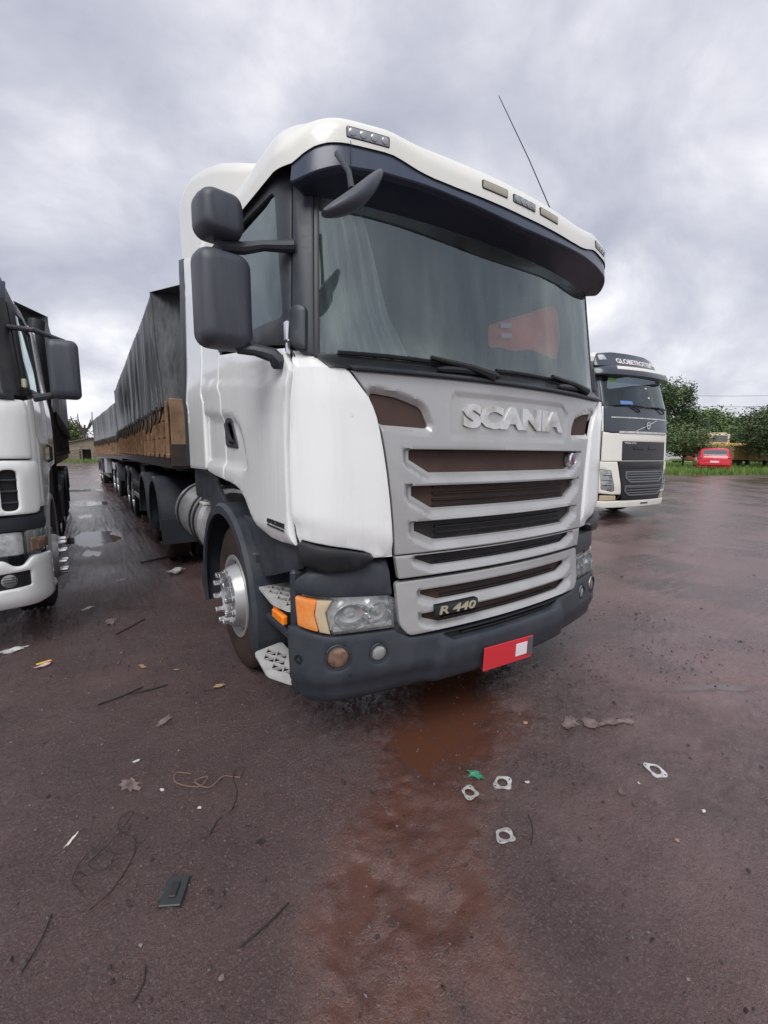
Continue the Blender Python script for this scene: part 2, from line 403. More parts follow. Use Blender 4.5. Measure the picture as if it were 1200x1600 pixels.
M('tarp', (.04, .042, .046), .34, col2=(.15, .153, .158), nscale=2, ndet=6, lo=.4, hi=.75, stretch=(3, 3, .35), bump=.35, bscale=9, rough2=.3)
M('orange_board', (.34, .215, .125), .62, col2=(.24, .14, .08), nscale=2.5, ndet=6, lo=.38, hi=.75, stretch=(1, 1, 2.2), col3=(.085, .055, .04), n3=2.6, lo3=.45, hi3=.72, bump=.12, bscale=40)
M('orange_post', (.34, .19, .10), .6, col2=(.13, .08, .055), nscale=6, lo=.4, hi=.7)
M('dark_steel', (.045, .045, .048), .5, .3, col2=(.09, .06, .045), nscale=5)
M('rope', (.035, .03, .028), .9)
M('guard_grey', (.34, .34, .35), .5)
M('leaf_dark', (.062, .098, .045), .5, col2=(.11, .155, .065), nscale=1.2, ndet=5, lo=.35, hi=.65)
M('leaf_mid', (.085, .135, .045), .55, col2=(.13, .185, .065), nscale=1.2, ndet=5, lo=.35, hi=.65)
M('leaf_light', (.085, .13, .05), .6, col2=(.14, .18, .075), nscale=1.4, ndet=5, lo=.35, hi=.65)
M('bark', (.06, .048, .04), .9, col2=(.10, .085, .07), nscale=6, stretch=(2, 2, .5), bump=.4, bscale=20)
M('grass', (.12, .21, .04), .7, col2=(.19, .27, .07), nscale=1.2, ndet=5)
M('metal_gasket', (.66, .67, .66), .34, .4, col2=(.34, .31, .29), nscale=60, lo=.4, hi=.7)

# ---------------------------------------------------------------- ground
PUDDLES = [  # x, y, half-length, half-width, angle, depth, mud
    (1.78, 1.84, .55, .30, 30, .045, 1.0), (1.36, 1.58, .26, .15, 55, .030, 1.0), (.68, 1.12, .22, .10, 60, .022, 1.), (.86, .98, .16, .08, 120, .018, 1.), (1.05, 1.30, .2, .10, 50, .018, 1.),
    (3.35, 1.08, .62, .09, -33, .03, 0.), (4.6, .55, .5, .10, -33, .03, 0.), (.02, 9.3, .42, .62, 0, .06, 0.), (-.05, 8.0, .22, .30, 0, .03, 0.), (-.05, 15.6, .65, .5, 0, .05, 0.), (-.1, 12.4, .3, .25, 0, .03, 0.), (-.3, 21, .8, .5, 0, .05, 0.)]
WATER = -.017
def depth_right(x, y): return .562*x+.827*y
def terrain(x, y, raw=False):
    x = np.asarray(x, float); y = np.asarray(y, float)
    h = .016*(fbm(x, y, .55, 3, 1)-.5)+.018*(fbm(x, y, 3.2, 3, 5)-.5)+.009*(fbm(x, y, 19, 3, 9)-.5)+.016*np.clip(fbm(x, y, 42, 2, 12)-.48, 0, 1)
    pond = np.zeros_like(h)
    for px, py, a, b, ang, dp, mu in PUDDLES:
        c, s = cos(radians(ang)), sin(radians(ang)); u = ((x-px)*c+(y-py)*s)/a; v = (-(x-px)*s+(y-py)*c)/b
        q = np.sqrt(u*u+v*v)+2.0*(fbm(x, y, 1.9/max(a, .25), 4, 31)-.5); k = np.clip(1.25-q, 0, 1); h = h-dp*k**1.1
        if py < 4: pond = np.maximum(pond, k > 0)
    wat = np.clip((WATER+.004-h)/.016, 0, 1)*pond
    if not raw: h = np.where(pond > 0, np.maximum(h, WATER), h)
    d = depth_right(x, y); t = np.clip((d-13)/12, 0, 1); rise = (.49*t*t*(3-2*t)+.2*np.clip((d-25)/9, 0, 1))*np.clip((x-6)/8, 0, 1)
    return (wat if raw else h+rise)
def axis(lo, hi, step, far_lo, far_hi, g_lo, g_hi):
    a = list(np.arange(lo, hi, step)); up_ = []; dn = []
    g = step; p = hi
    while p < far_hi: up_.append(p); g *= g_hi; p += g
    g = step*g_lo; p = lo-g
    while p > -far_lo: dn.append(p); g *= g_lo; p -= g
    return np.array(dn[::-1]+a+up_)
gxs = axis(-.9, 4.2, .016, 700, 700, 1.06, 1.045); gys = axis(.15, 3.0, .016, 700, 700, 1.15, 1.04)
GX, GY = np.meshgrid(gxs, gys); GZ = terrain(GX, GY)
nx_, ny_ = len(gxs), len(gys)
gv = np.stack([GX, GY, GZ], -1).reshape(-1, 3)
ii = np.arange(ny_-1)[:, None]*nx_+np.arange(nx_-1)[None]; gf = np.stack([ii, ii+1, ii+1+nx_, ii+nx_], -1).reshape(-1, 4)
gm = bpy.data.meshes.new('yard_ground'); gm.vertices.add(len(gv)); gm.vertices.foreach_set('co', gv.ravel())
gm.loops.add(gf.size); gm.loops.foreach_set('vertex_index', gf.ravel().astype(np.int32)); gm.polygons.add(len(gf))
gm.polygons.foreach_set('loop_start', np.arange(0, gf.size, 4, dtype=np.int32)); gm.polygons.foreach_set('use_smooth', np.ones(len(gf), bool)); gm.update()
mud = np.zeros(len(gv)); X, Y = gv[:, 0], gv[:, 1]
for mx_, my_, a, b, ang in ((1.62, 1.80, .80, .50, 40), (1.30, 1.55, .60, .36, 50), (1.0, 1.25, .60, .34, 50), (.72, 1.05, .50, .26, 45), (.60, .80, .5, .22, 75), (.95, .85, .35, .18, 60), (.62, .45, .4, .22, 80)):
    c, s = cos(radians(ang)), sin(radians(ang)); u = ((X-mx_)*c+(Y-my_)*s)/a; v = (-(X-mx_)*s+(Y-my_)*c)/b
    mud = np.maximum(mud, np.clip(1.3-np.sqrt(u*u+v*v)-1.1*(fbm(X, Y, 3.0, 4, 41)-.5), 0, 1))
at = gm.attributes.new('mud', 'FLOAT', 'POINT'); at.data.foreach_set('value', mud.astype(np.float32))
moist_shade = np.zeros(len(gv)); flat = np.zeros(len(gv)); wob = fbm(X, Y, .8, 4, 51)-.5  # damp ground, with the shade around the trucks darkened into the same mask
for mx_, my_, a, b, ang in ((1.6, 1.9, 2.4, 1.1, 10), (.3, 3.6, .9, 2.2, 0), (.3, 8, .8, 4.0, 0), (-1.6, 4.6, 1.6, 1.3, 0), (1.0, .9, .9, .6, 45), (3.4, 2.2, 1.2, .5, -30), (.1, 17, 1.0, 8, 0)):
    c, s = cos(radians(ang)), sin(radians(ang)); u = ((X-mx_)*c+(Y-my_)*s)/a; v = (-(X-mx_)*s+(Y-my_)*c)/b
    moist_shade = np.maximum(moist_shade, np.clip(1.35-np.sqrt(u*u+v*v)-1.6*wob, 0, 1))
flat = np.clip(np.maximum((X-2.3)/1.6, np.clip((Y-4.5)/2, 0, 1)*(X < 1.2))+1.2*wob, 0, 1)
for nm_, ar_ in (('moist_shade', moist_shade), ('flat', flat)):
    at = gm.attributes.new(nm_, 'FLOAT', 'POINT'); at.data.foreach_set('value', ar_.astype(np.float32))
at = gm.attributes.new('water', 'FLOAT', 'POINT'); at.data.foreach_set('value', terrain(GX, GY, True).ravel().astype(np.float32))

g = bpy.data.materials.new('wet_dirt'); g.use_nodes = True; t = g.node_tree; B = t.nodes['Principled BSDF']
def N(t, ty, **k):
    n = t.nodes.new(ty)
    for a, b in k.items(): n.inputs[a].default_value = b
    return n
geo = N(t, 'ShaderNodeNewGeometry')
def gnoise(scale, det=6, ro=.6, dist=0.):
    n = N(t, 'ShaderNodeTexNoise', Scale=scale, Detail=det, Roughness=ro, Distortion=dist); t.links.new(geo.outputs['Position'], n.inputs['Vector']); return n.outputs['Fac']
def rng(src, a, b, c=0., d=1.):
    r = t.nodes.new('ShaderNodeMapRange'); t.links.new(src, r.inputs[0])
    for i, q in enumerate((a, b, c, d)): r.inputs[i+1].default_value = q
    return r.outputs[0]
def cmix(f, a, b, bt='MIX'):
    n = t.nodes.new('ShaderNodeMix'); n.data_type = 'RGBA'; n.blend_type = bt
    for k, q in ((0, f), (6, a), (7, b)):
        if isinstance(q, (int, float)): n.inputs[k].default_value = q
        elif isinstance(q, tuple): n.inputs[k].default_value = (*q, 1)
        else: t.links.new(q, n.inputs[k])
    return n.outputs[2]
def fmix(f, a, b):
    n = t.nodes.new('ShaderNodeMix')
    for k, q in ((0, f), (2, a), (3, b)):
        if isinstance(q, (int, float)): n.inputs[k].default_value = q
        else: t.links.new(q, n.inputs[k])
    return n.outputs[0]
A_ = t.nodes.new('ShaderNodeAttribute'); A_.attribute_name = 'mud'; W_ = t.nodes.new('ShaderNodeAttribute'); W_.attribute_name = 'water'
def gstretch(scale, sc, rot, det=5, ro=.6):
    mp = t.nodes.new('ShaderNodeMapping'); mp.inputs['Scale'].default_value = sc; mp.inputs['Rotation'].default_value = (0, 0, rot); t.links.new(geo.outputs['Position'], mp.inputs[0])
    n = N(t, 'ShaderNodeTexNoise', Scale=scale, Detail=det, Roughness=ro); t.links.new(mp.outputs[0], n.inputs['Vector']); return n.outputs['Fac']
# wet and drier areas: broad patches and wheel tracks along the lanes, plus painted shade
trk = gstretch(1.0, (1.5, .22, 1), radians(8)); trk2 = gstretch(1.0, (.25, 1.1, 1), radians(25))
wsum = t.nodes.new('ShaderNodeMath'); wsum.operation = 'ADD'; t.links.new(gnoise(.62, 6, .62), wsum.inputs[0]); t.links.new(fmix(.5, trk, trk2), wsum.inputs[1])
Mo = t.nodes.new('ShaderNodeAttribute'); Mo.attribute_name = 'moist_shade'; Fl = t.nodes.new('ShaderNodeAttribute'); Fl.attribute_name = 'flat'
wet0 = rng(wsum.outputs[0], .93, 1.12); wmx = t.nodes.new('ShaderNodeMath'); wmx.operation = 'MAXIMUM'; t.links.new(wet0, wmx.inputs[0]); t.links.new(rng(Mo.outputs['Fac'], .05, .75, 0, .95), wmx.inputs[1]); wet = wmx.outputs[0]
dry_c = cmix(rng(gnoise(1.6, 6), .35, .68), (.140, .080, .078), (.188, .124, .124))
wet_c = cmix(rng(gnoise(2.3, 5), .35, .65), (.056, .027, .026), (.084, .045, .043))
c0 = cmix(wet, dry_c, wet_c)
mudf = fmix(.5, rng(A_.outputs['Fac'], .02, .7), rng(gnoise(7, 6), .32, .62))
mm = t.nodes.new('ShaderNodeMath'); mm.operation = 'MULTIPLY'; t.links.new(rng(A_.outputs['Fac'], .0, .6), mm.inputs[0]); t.links.new(mudf, mm.inputs[1])
c0 = cmix(rng(gnoise(110, 4, .75), .52, .72, 0, .75), c0, (.215, .178, .17))
c0 = cmix(rng(gnoise(135, 4, .75), .52, .70, 0, .85), c0, (.026, .018, .017))
mmd = t.nodes.new('ShaderNodeMath'); mmd.operation = 'MULTIPLY'; t.links.new(mm.outputs[0], mmd.inputs[0]); mmd.inputs[1].default_value = .82; c0 = cmix(mmd.outputs[0], c0, (.098, .036, .021))
wcol = cmix(rng(A_.outputs['Fac'], .05, .4), (.075, .058, .054), (.098, .040, .025)); c0 = cmix(W_.outputs['Fac'], c0, wcol)
t.links.new(c0, B.inputs['Base Color'])
ro = fmix(wet, .44, .17); ro = fmix(Fl.outputs['Fac'], ro, fmix(wet, .36, .22)); ro = fmix(rng(gnoise(60, 4), .45, .65, 0, .6), ro, .12); ro = fmix(mm.outputs[0], ro, .13); ro = fmix(W_.outputs['Fac'], ro, .03)
t.links.new(ro, B.inputs['Roughness']); B.inputs['Specular IOR Level'].default_value = .5; t.links.new(fmix(wet, .12, .7), B.inputs['Coat Weight']); B.inputs['Coat Roughness'].default_value = .09; B.inputs['Coat IOR'].default_value = 1.38
def madd(a, k, c):
    n = t.nodes.new('ShaderNodeMath'); n.operation = 'MULTIPLY_ADD'; t.links.new(a, n.inputs[0]); n.inputs[1].default_value = k
    if isinstance(c, float): n.inputs[2].default_value = c
    else: t.links.new(c, n.inputs[2])
    return n.outputs[0]
hgt = madd(gnoise(420, 2, .7), .35, madd(gnoise(170, 3, .75), .8, madd(gnoise(60, 3, .6), .95, 0.)))
bp = N(t, 'ShaderNodeBump', Distance=.010); t.links.new(fmix(W_.outputs['Fac'], fmix(mm.outputs[0], fmix(Fl.outputs['Fac'], 1., .30), .45), .0), bp.inputs['Strength']); t.links.new(hgt, bp.inputs['Height']); t.links.new(bp.outputs[0], B.inputs['Normal']); t.links.new(bp.outputs[0], B.inputs['Coat Normal'])
gm.materials.append(g)
finish(bpy.data.objects.new('yard_ground', gm), kind='structure')

def watermat(name, col, rough):
    m = M(name, col, rough, spec=.5, ior=1.33, col2=tuple(q*.7 for q in col), nscale=3); return m
watermat('grey_water', (.07, .055, .052), .10)
for k, (px, py, a, b, ang, dp, mu) in enumerate(PUDDLES):
    if py < 4: continue
    T = TR(px, py, WATER+k*.0004) @ RZ(ang); n = 28
    v = [tuple(T @ Vector((0, 0, 0)))]+[tuple(T @ Vector((a*1.5*cos(2*pi*i/n), b*1.5*sin(2*pi*i/n), 0))) for i in range(n)]
    o = mesh_obj('puddle', v, [(0, 1+i, 1+(i+1) % n) for i in range(n)], 'grey_water', kind='structure')
def rise_z(x, y):
    d = .562*x+.827*y; t = min(max((d-13)/12, 0), 1); return (.49*t*t*(3-2*t)+.2*min(max((d-25)/9, 0), 1))*min(max((x-6)/8, 0), 1)
def ground_z(x, y): return float(terrain(np.array([x]), np.array([y]))[0])
# ---------------------------------------------------------------- generic vehicle parts
def ring_nuts(root, T, n, r, length, rad, z0, mat='chrome', name='wheel_nut'):
    for k in range(n):
        a = 2*pi*k/n+.17; b = MB(); Tn = T @ TR(r*cos(a), r*sin(a), z0)
        b.lathe([(rad*1.25, 0), (rad*1.25, length*.22), (rad, length*.26), (rad*.97, length*.93), (rad*.8, length), (0.0005, length*1.01)], 8, Tn)
        b.build(name, mat, root)
def wheel(parent, T, R=.52, W=.30, kind='steer', tyre='tyre_mud', nuts=10):
    """T: local Z is the outward axle direction, origin at the middle of the tyre"""
    h = W/2
    rim = MB()
    if kind == 'steer':
        rim.lathe([(.30, h-.02), (.295, h+.005), (.27, h+.004), (.262, h-.03), (.25, h-.045), (.228, h-.02), (.215, h+.03), (.20, h+.055), (.14, h+.062), (.125, h+.05), (.12, h+.02), (.115, h+.03), (.10, h+.055), (.06, h+.062), (.0005, h+.064)], 40, T)
        z0, nr, nl = h+.056, .168, .060
    else:
        rim.lathe([(.30, h-.02), (.295, h+.005), (.27, h+.002), (.262, h-.05), (.25, h-.13), (.20, h-.15), (.16, h-.15), (.14, h-.10), (.13, h+.0), (.11, h+.02), (.0005, h+.03)], 32, T)
        z0, nr, nl = h-.15, .185, .045
    rim.lathe([(.262, h-.05), (.25, -h+.02), (.30, -h+.02), (.30, h-.02)], 32, T)
    w = rim.build('wheel', 'rim_silver', parent)
    b = MB(); prof = [(.285, h-.005), (.31, h), (.36, h+.006), (.42, h+.004), (R-.055, h-.004), (R-.02, h-.018), (R-.006, h-.034)]
    for g_ in (.55, .18): prof += [(R, h*g_+.018), (R-.014, h*g_+.012), (R-.014, h*g_-.012), (R, h*g_-.018)]
    prof += [(r_, -z_) for r_, z_ in prof[::-1]]
    b.lathe(prof, 48, T); b.build('tyre', tyre, w, angle=50)
    if kind == 'steer' and nuts:                      # hand holes of the disc
        for k in range(10):
            a = 2*pi*k/10; q = MB(); q.lathe([(.016, 0), (.016, .004), (.0005, .004)], 10, T @ TR(.238*cos(a), .238*sin(a), h-.030))
            q.build('hand_hole', 'black_trim', w)
    if nuts: ring_nuts(w, T, nuts, nr, nl, .021, z0)
    return w
def guard(parent, yc, zc, R, x0, x1, a0, a1, mat='mud_guard', th=.02, lip=.04, name='mudguard', flat=None):
    """arched guard about an X axle: x0 outer edge, x1 inner edge, with a turned-down outer lip"""
    b = MB(); rings = []; n = 22
    for i in range(n+1):
        a = radians(a0+(a1-a0)*i/n); c, s = cos(a), sin(a)
        sg = 1 if x1 > x0 else -1
        pr = [(x0, R-lip), (x0, R-.02), (x0+sg*.025, R), (x1, R), (x1, R-th), (x0+sg*.03, R-th), (x0+sg*.018, R-.03), (x0+sg*.018, R-lip)]
        rings.append([(x, yc+r*c, zc+r*s) for x, r in pr])
    b.loft(rings, True, True, flip=(x1 > x0)); return b.build(name, mat, parent)
def step_plate(parent, poly, z, name='step', cell=.074):
    """aluminium tread with a lattice of triangular openings"""
    xs = [p[0] for p in poly]; ys = [p[1] for p in poly]; holes = []; P = np.array(poly)
    i = 0; y = min(ys)
    while y < max(ys):
        x = min(xs)+(i % 2)*cell*.5
        while x < max(xs):
            for tri in ([(x+.006, y+.003), (x+cell-.006, y+.003), (x+cell/2, y+cell*.78)], [(x+cell*1.5-.006, y+cell*.83), (x+cell*.5+.006, y+cell*.83), (x+cell, y+cell*.09)]):
                Q = np.array(tri)
                if inpoly(Q, poly).all() and (segdist(Q, poly) > .014).all(): holes.append(tri)
            x += cell
        y += cell*.88; i += 1
    return panel(name, rcorner(poly, .03), lambda u, v, w: (u, v, z+w), 'step_alu', parent, 0, .014, .06, holes, None, .0, angle=20)
def segd(p, poly):
    d = 1e9; x, y = p
    for (ax, ay), (bx, by) in zip(poly, poly[1:]+poly[:1]):
        ux, uy = bx-ax, by-ay; L = ux*ux+uy*uy; t = 0 if L == 0 else min(max(((x-ax)*ux+(y-ay)*uy)/L, 0), 1)
        d = min(d, math.hypot(x-ax-t*ux, y-ay-t*uy))
    return d

# ---------------------------------------------------------------- the white tractor truck in the middle
truck = thing('tractor_truck', 'large white tractor truck with grey slatted grille in the middle of the photo', 'truck', (1.995, 1.59, 0))
CAB = Surf(lambda z: lerp(z, ((2.0, 1.225), (3.0, 1.17))), lambda z: .25, lambda z: lerp(z, ((.9, .02), (1.92, .04), (1.975, .11), (2.95, .24))))
BUM = Surf(lambda z: 1.245, lambda z: .25, lambda z: lerp(z, ((.29, .09), (.36, .025), (.48, 0.), (.6, .012), (.9, .05))))
VIS = Surf(lambda z: 1.215, lambda z: .30, lambda z: .05, 15.)
CP, BP, VP = CAB.P, BUM.P, VIS.P

# fender corners
FEND = [(-1.248, 2.011), (-1.215, 2.006), (-1.183, 1.998), (-1.122, 1.987), (-1.085, 1.974), (-1.042, 1.948), (-1.005, 1.907), (-.975, 1.872), (-.947, 1.832), (-.92, 1.80), (-.898, 1.758), (-.88, 1.71), (-.865, 1.649), (-.848, 1.56), (-.831, 1.451), (-.815, 1.32), (-.805, 1.205), (-.796, 1.045),
        (-.895, 1.046), (-.912, 1.068), (-.95, 1.085), (-1.038, 1.105), (-1.15, 1.125), (-1.255, 1.14), (-1.275, 1.125), (-1.290, 1.16), (-1.302, 1.25), (-1.304, 1.40), (-1.302, 1.567), (-1.285, 1.80)]
def fend_disp(s, z):
    a = abs(s); lo = lerp(-a, ((-1.31, 1.25), (-.80, 1.12)))
    d = -.020*(1-smooth(lo-.055, lo+.012, z)) if z < lo+.02 else 0.
    d -= .03*smooth(1.86, 2.03, z)**2
    d -= .010*smooth(1.83, 1.875, z)*smooth(-1.35, -1.0, -a)
    return d
for g_ in (1, -1):
    panel('fender', FEND if g_ > 0 else mir(FEND), CP, 'white_paint', truck, .014, .03, .05, disp=fend_disp, r=.012)
# upper grille panel with its slots
def slot(t, b, L, k=.115, e=.05): return [(-L, t), (-L, t-e), (-L+k, b), (L-k, b), (L, t-e), (L, t)]
SL = [slot(1.566, 1.452, .70), slot(1.388, 1.274, .685), slot(1.211, 1.110, .668)]
AIR = rcorner([(-.915, 1.822), (-.778, 1.808), (-.640, 1.765), (-.592, 1.668), (-.868, 1.679), (-.893, 1.76)], .03)
PLT = [(-.455, 1.845), (.455, 1.845), (.53, 1.79), (.50, 1.625), (-.47, 1.625), (-.48, 1.8)]
def gr_disp(s, z):
    d = 0.
    for q in SL:
        if z < q[0][1]-.001 and z > q[2][1]-.09 and abs(s) < .85:
            d = min(d, -.044*max(0., 1-segd((s, z), q)/.046))
    if 1.58 < z < 1.88 and abs(s) < .6:
        k = segd((s, z), PLT); ins = bool(inpoly(np.array([(s, z)]), PLT)[0])
        d = min(d, -.007*smooth(0, .010, k) if ins else 0.)
    if z > 1.63 and abs(s) > .5:
        for q in (AIR, mir(AIR)):
            if z < 1.88: d = min(d, -.02*(1-smooth(0, .03, segd((s, z), q))))
    return d
GL = [(-1.01, 1.913), (-.993, 1.905), (-.935, 1.832), (-.886, 1.756), (-.853, 1.647), (-.836, 1.56), (-.819, 1.451), (-.803, 1.32), (-.793, 1.205), (-.785, 1.053)]
GPOLY = GL+[(-a, b) for a, b in GL[::-1]]
panel('grille_panel', GPOLY, CP, 'silver_paint', truck, .0, .03, .05, SL+[AIR, mir(AIR)], gr_disp, .004, fine=.0155, angle=25)
SL3 = slot(1.039, .977, .66, .10, .022)
panel('grille_panel', rcorner([(-.785, 1.046), (.785, 1.046), (.765, .93), (-.765, .93)], .008), CP, 'silver_paint', truck, -.004, .03, .05, [SL3],
      lambda s, z: -.03*max(0., 1-segd((s, z), SL3)/.034) if z < 1.037 else 0., .004, fine=.015)
def insert(name, poly, P, mat, off, fins, parent=truck):
    o = panel(name, poly, P, mat, parent, off, .01, .06, r=0)
    z0 = min(p[1] for p in poly); z1 = max(p[1] for p in poly); b = MB()
    for k in range(fins):
        z = z0+(z1-z0)*(k+.6)/(fins+.2); xs = [abs(p[0]) for p in poly]; L = max(xs)-.15
        n = 16; rg = []
        for i in range(n+1):
            s = -L+2*L*i/n; rg.append([P(s, z+.004, off), P(s, z+.002, off+.018), P(s, z-.004, off+.018), P(s, z-.005, off)])
        b.loft(rg, True, True)
    if fins: b.build('grille_fin', 'mesh_black', o)
    return o
for q, mt, fn in ((SL[0], 'mesh_brown', 0), (SL[1], 'mesh_brown', 4), (SL[2], 'mesh_black', 4), (SL3, 'mesh_black', 2)):
    big = [(a*1.03, b+(.012 if b > sum(p[1] for p in q)/6 else -.012)) for a, b in q]
    insert('grille_insert', big, CP, mt, -.046, fn)
for q in (AIR, mir(AIR)): insert('air_inlet', [(a, b) for a, b in q], CP, 'mesh_brown', -.03, 0)
# lower grille panel
LSL = [slot(.853, .787, .62, .10, .03), slot(.733, .669, .62, .10, .03)]
panel('lower_grille_panel', rcorner([(-.772, .910), (.772, .910), (.762, .69), (.712, .634), (-.712, .634), (-.762, .69)], .025), BP, 'silver_paint', truck, .012, .03, .05, LSL,
      lambda s, z: min([0.]+[-.032*max(0., 1-segd((s, z), q)/.036) for q in LSL if z < q[0][1]-.001]), .007, fine=.015)
for q in LSL: insert('grille_insert', [(a*1.03, b+(.01 if b > q[2][1]+.03 else -.01)) for a, b in q], BP, 'mesh_brown', -.04, 2)
# lettering and badges
text('maker_lettering', 'SCANIA', CP, -.395, 1.678, .855, .122, 'letter_silver', truck, -.010, .014, .064, space=1.02)
bd = panel('model_badge', rcorner([(-.565, .716), (-.285, .722), (-.283, .774), (-.562, .770)], .01), BP, 'black_trim', truck, .035, .03, .05, r=.004)
text('model_lettering', 'R 440', BP, -.545, .724, .24, .042, 'badge_gold', bd, .035, .006, .02, shear=.22)
T = CAB.frame(.63, 1.512, -.02); b = MB(); b.lathe([(.046, -.02), (.046, .012), (.038, .02), (.036, .017), (.0005, .020)], 24, T, 0)
em = b.build('emblem', 'chrome', truck)
b = MB(); b.lathe([(.035, .0185), (.02, .0205), (.0005, .0215)], 24, T); b.build('emblem_face', 'emblem_blue', em)
b = MB(); b.add([(0.0, .022, .024), (.016, .012, .024), (.012, -.012, .024), (0, -.024, .024), (-.012, -.012, .024), (-.016, .012, .024)], [(0, 5, 4, 3, 2, 1)], T); b.build('emblem_shield', 'emblem_red', em, False)
for zz_, sg in ((1.0, -1), (1.0, 1)):
    text('side_badge', 'OPTICRUISE', CP if sg < 0 else CP, (-1.59 if sg < 0 else 1.36), 1.185, .235, .024, 'black_trim', truck, .012, .004, .03)
    panel('badge_line', [(sg*1.36, 1.176), (sg*1.59, 1.178), (sg*1.59, 1.171), (sg*1.36, 1.169)], CP, 'black_trim', truck, .016, .006, .05, r=0)

# bumper, corner bands, head lamps
BT = [(-1.37, .70), (-1.285, .715), (-1.117, .683), (-.785, .674), (-.765, .655), (-.70, .622), (-.52, .612)]
BB = [(-.545, .335), (-1.0, .318), (-1.2, .335), (-1.37, .40)]
BPOLY = [(a, b) for a, b in BT]+[(-a, b) for a, b in BT[::-1]]+[(-a, b) for a, b in BB[::-1]]+BB
INT = rcorner([(-.50, .602), (.50, .602), (.44, .566), (-.44, .566)], .012)
FOGS = [(-1.084, .581, .060), (-.875, .570, .047), (1.084, .581, .060), (.875, .570, .047)]
def circ(x, y, r, n=20): return [(x+r*cos(2*pi*i/n), y+r*sin(2*pi*i/n)) for i in range(n)]
def bum_disp(s, z):
    a = abs(s); d = -.012*(1-smooth(.43, .455, z))*smooth(.5, .62, a)
    e = .50+(.6-z)*.22; d += .022*(1-smooth(e, e+.025, a))*(1-smooth(.55, .60, z))
    return d
panel('bumper', BPOLY, BP, 'dark_plastic', truck, .0, .03, .05, [INT]+[circ(*f) for f in FOGS], bum_disp, .014, fine=.028)
insert('bumper_inlet', [(-.52, .615), (.52, .615), (.48, .55), (-.48, .55)], BP, 'mesh_black', -.035, 3)
for k, (s, z, r) in enumerate(FOGS):
    T = BUM.frame(s, z, -.015); b = MB(); b.lathe([(r, .018), (r*.99, -.03), (r*.5, -.045), (.0005, -.05)], 24, T)
    fl = b.build('fog_lamp', 'lamp_back', truck); b = MB(); b.lathe([(r+.004, .012), (r+.004, .018), (r-.004, .018), (r-.004, .0)], 24, T); b.build('lamp_rim', 'dark_plastic', fl)
    b = MB(); b.lathe([(r-.006, .004), (r*.7, .011), (r*.3, .015), (.0005, .016)], 24, T); b.build('lens', 'lamp_glass_rust' if r > .05 else 'lamp_glass_fog', fl)
for sg in (-1, 1):
    mm_ = (lambda q: q) if sg < 0 else mir
    T = BUM.frame(sg*1.285, .565, .0); b = MB(); b.lathe([(.022, .002), (.022, .006), (.014, .006), (.012, -.004), (.0005, -.004)], 14, T); b.build('tow_eye_cap', 'black_trim', truck)
    T = BUM.frame(sg*1.03, .49, .0); b = MB(); b.lathe([(.008, .001), (.007, .003), (.0005, .0032)], 8, T); b.build('bumper_bolt', 'black_trim', truck)
    panel('lamp_surround', mm_(rcorner([(-1.285, .945), (-1.20, .998), (-1.0, 1.02), (-.80, 1.03), (-.782, .842), (-1.09, .864), (-1.285, .880)], .02)), BP, 'dark_plastic', truck, .004, .05, .05, r=.018, disp=lambda s, z: -.03*smooth(.96, 1.03, z))
    HL = [(-1.285, .868), (-1.281, .727), (-1.117, .695), (-.788, .686), (-.788, .830), (-1.094, .852)]
    hb = panel('headlight', mm_(rcorner(HL, .015)), BP, 'lamp_back', truck, -.055, .02, .05, r=0)
    panel('indicator', mm_(rcorner([(-1.283, .868), (-1.279, .727), (-1.168, .706), (-1.185, .79), (-1.165, .856)], .012)), BP, 'amber_lens', hb, .002, .03, .03, r=.008)
    panel('indicator_edge', mm_([(-1.168, .856), (-1.096, .852), (-1.131, .797), (-1.113, .695), (-1.165, .706), (-1.182, .79)]), BP, 'lamp_tan', hb, .001, .03, .03, r=.006)
    panel('lens', mm_(rcorner([(-1.126, .797), (-1.109, .694), (-.788, .686), (-.788, .830), (-1.091, .852)], .012)), BP, 'lens_clear', hb, .004, .005, .04, r=.006, solid=False)
    for s_, z_, r_, dp in ((-.862, .762, .062, .05), (-1.0, .768, .075, .055)):
        T = BUM.frame(sg*-s_, z_, -.05) @ Matrix.Diagonal((1.25 if r_ > .07 else 1, .85 if r_ > .07 else 1, 1, 1)); q = MB()
        q.lathe([(r_, dp), (r_*.93, dp*.6), (r_*.7, dp*.2), (r_*.35, .006), (.0005, .004)], 24, T); q.build('reflector', 'chrome', hb)
        q = MB(); q.lathe([(.022, .0), (.022, .02), (.014, .03), (.0005, .033)], 12, T); q.build('bulb_cap', 'lamp_back', hb)
    panel('lens_bezel', mm_([(-1.10, .70), (-.795, .693), (-.795, .72), (-.94, .716), (-1.09, .724)]), BP, 'lamp_back', hb, -.012, .02, .04, r=.004)
    panel('corner_deflector', mm_(rcorner([(-1.262, 1.138), (-1.258, 1.03), (-1.119, .994), (-.955, 1.0), (-.905, 1.046), (-.92, 1.072), (-1.04, 1.098)], .02)), CP, 'black_trim', truck, .03, .07, .05, r=.016, disp=lambda s, z: -.012*(1-smooth(.995, 1.05, z)))
# number plate on its bracket, turned down under the bumper
b = MB(); b.box((0, 0, 0), (.44, .02, .03), .005, TR(-.02, .0, .475)); b.build('plate_bracket', 'black_trim', truck)
b = MB(); b.box((0, 0, 0), (.42, .006, .135), .002, TR(-.05, -.025, .408) @ RY(3)); pl = b.build('number_plate', 'plate_red', truck)
b = MB(); b.box((0, 0, 0), (.10, .003, .075), .001, TR(.055, -.0305, .405) @ RY(3)); b.build('plate_patch', 'plate_white', pl)
b = MB(); b.box((0, 0, 0), (.045, .003, .11), .001, TR(.136, -.0305, .405) @ RY(3)); b.build('plate_patch', 'plate_grey', pl)

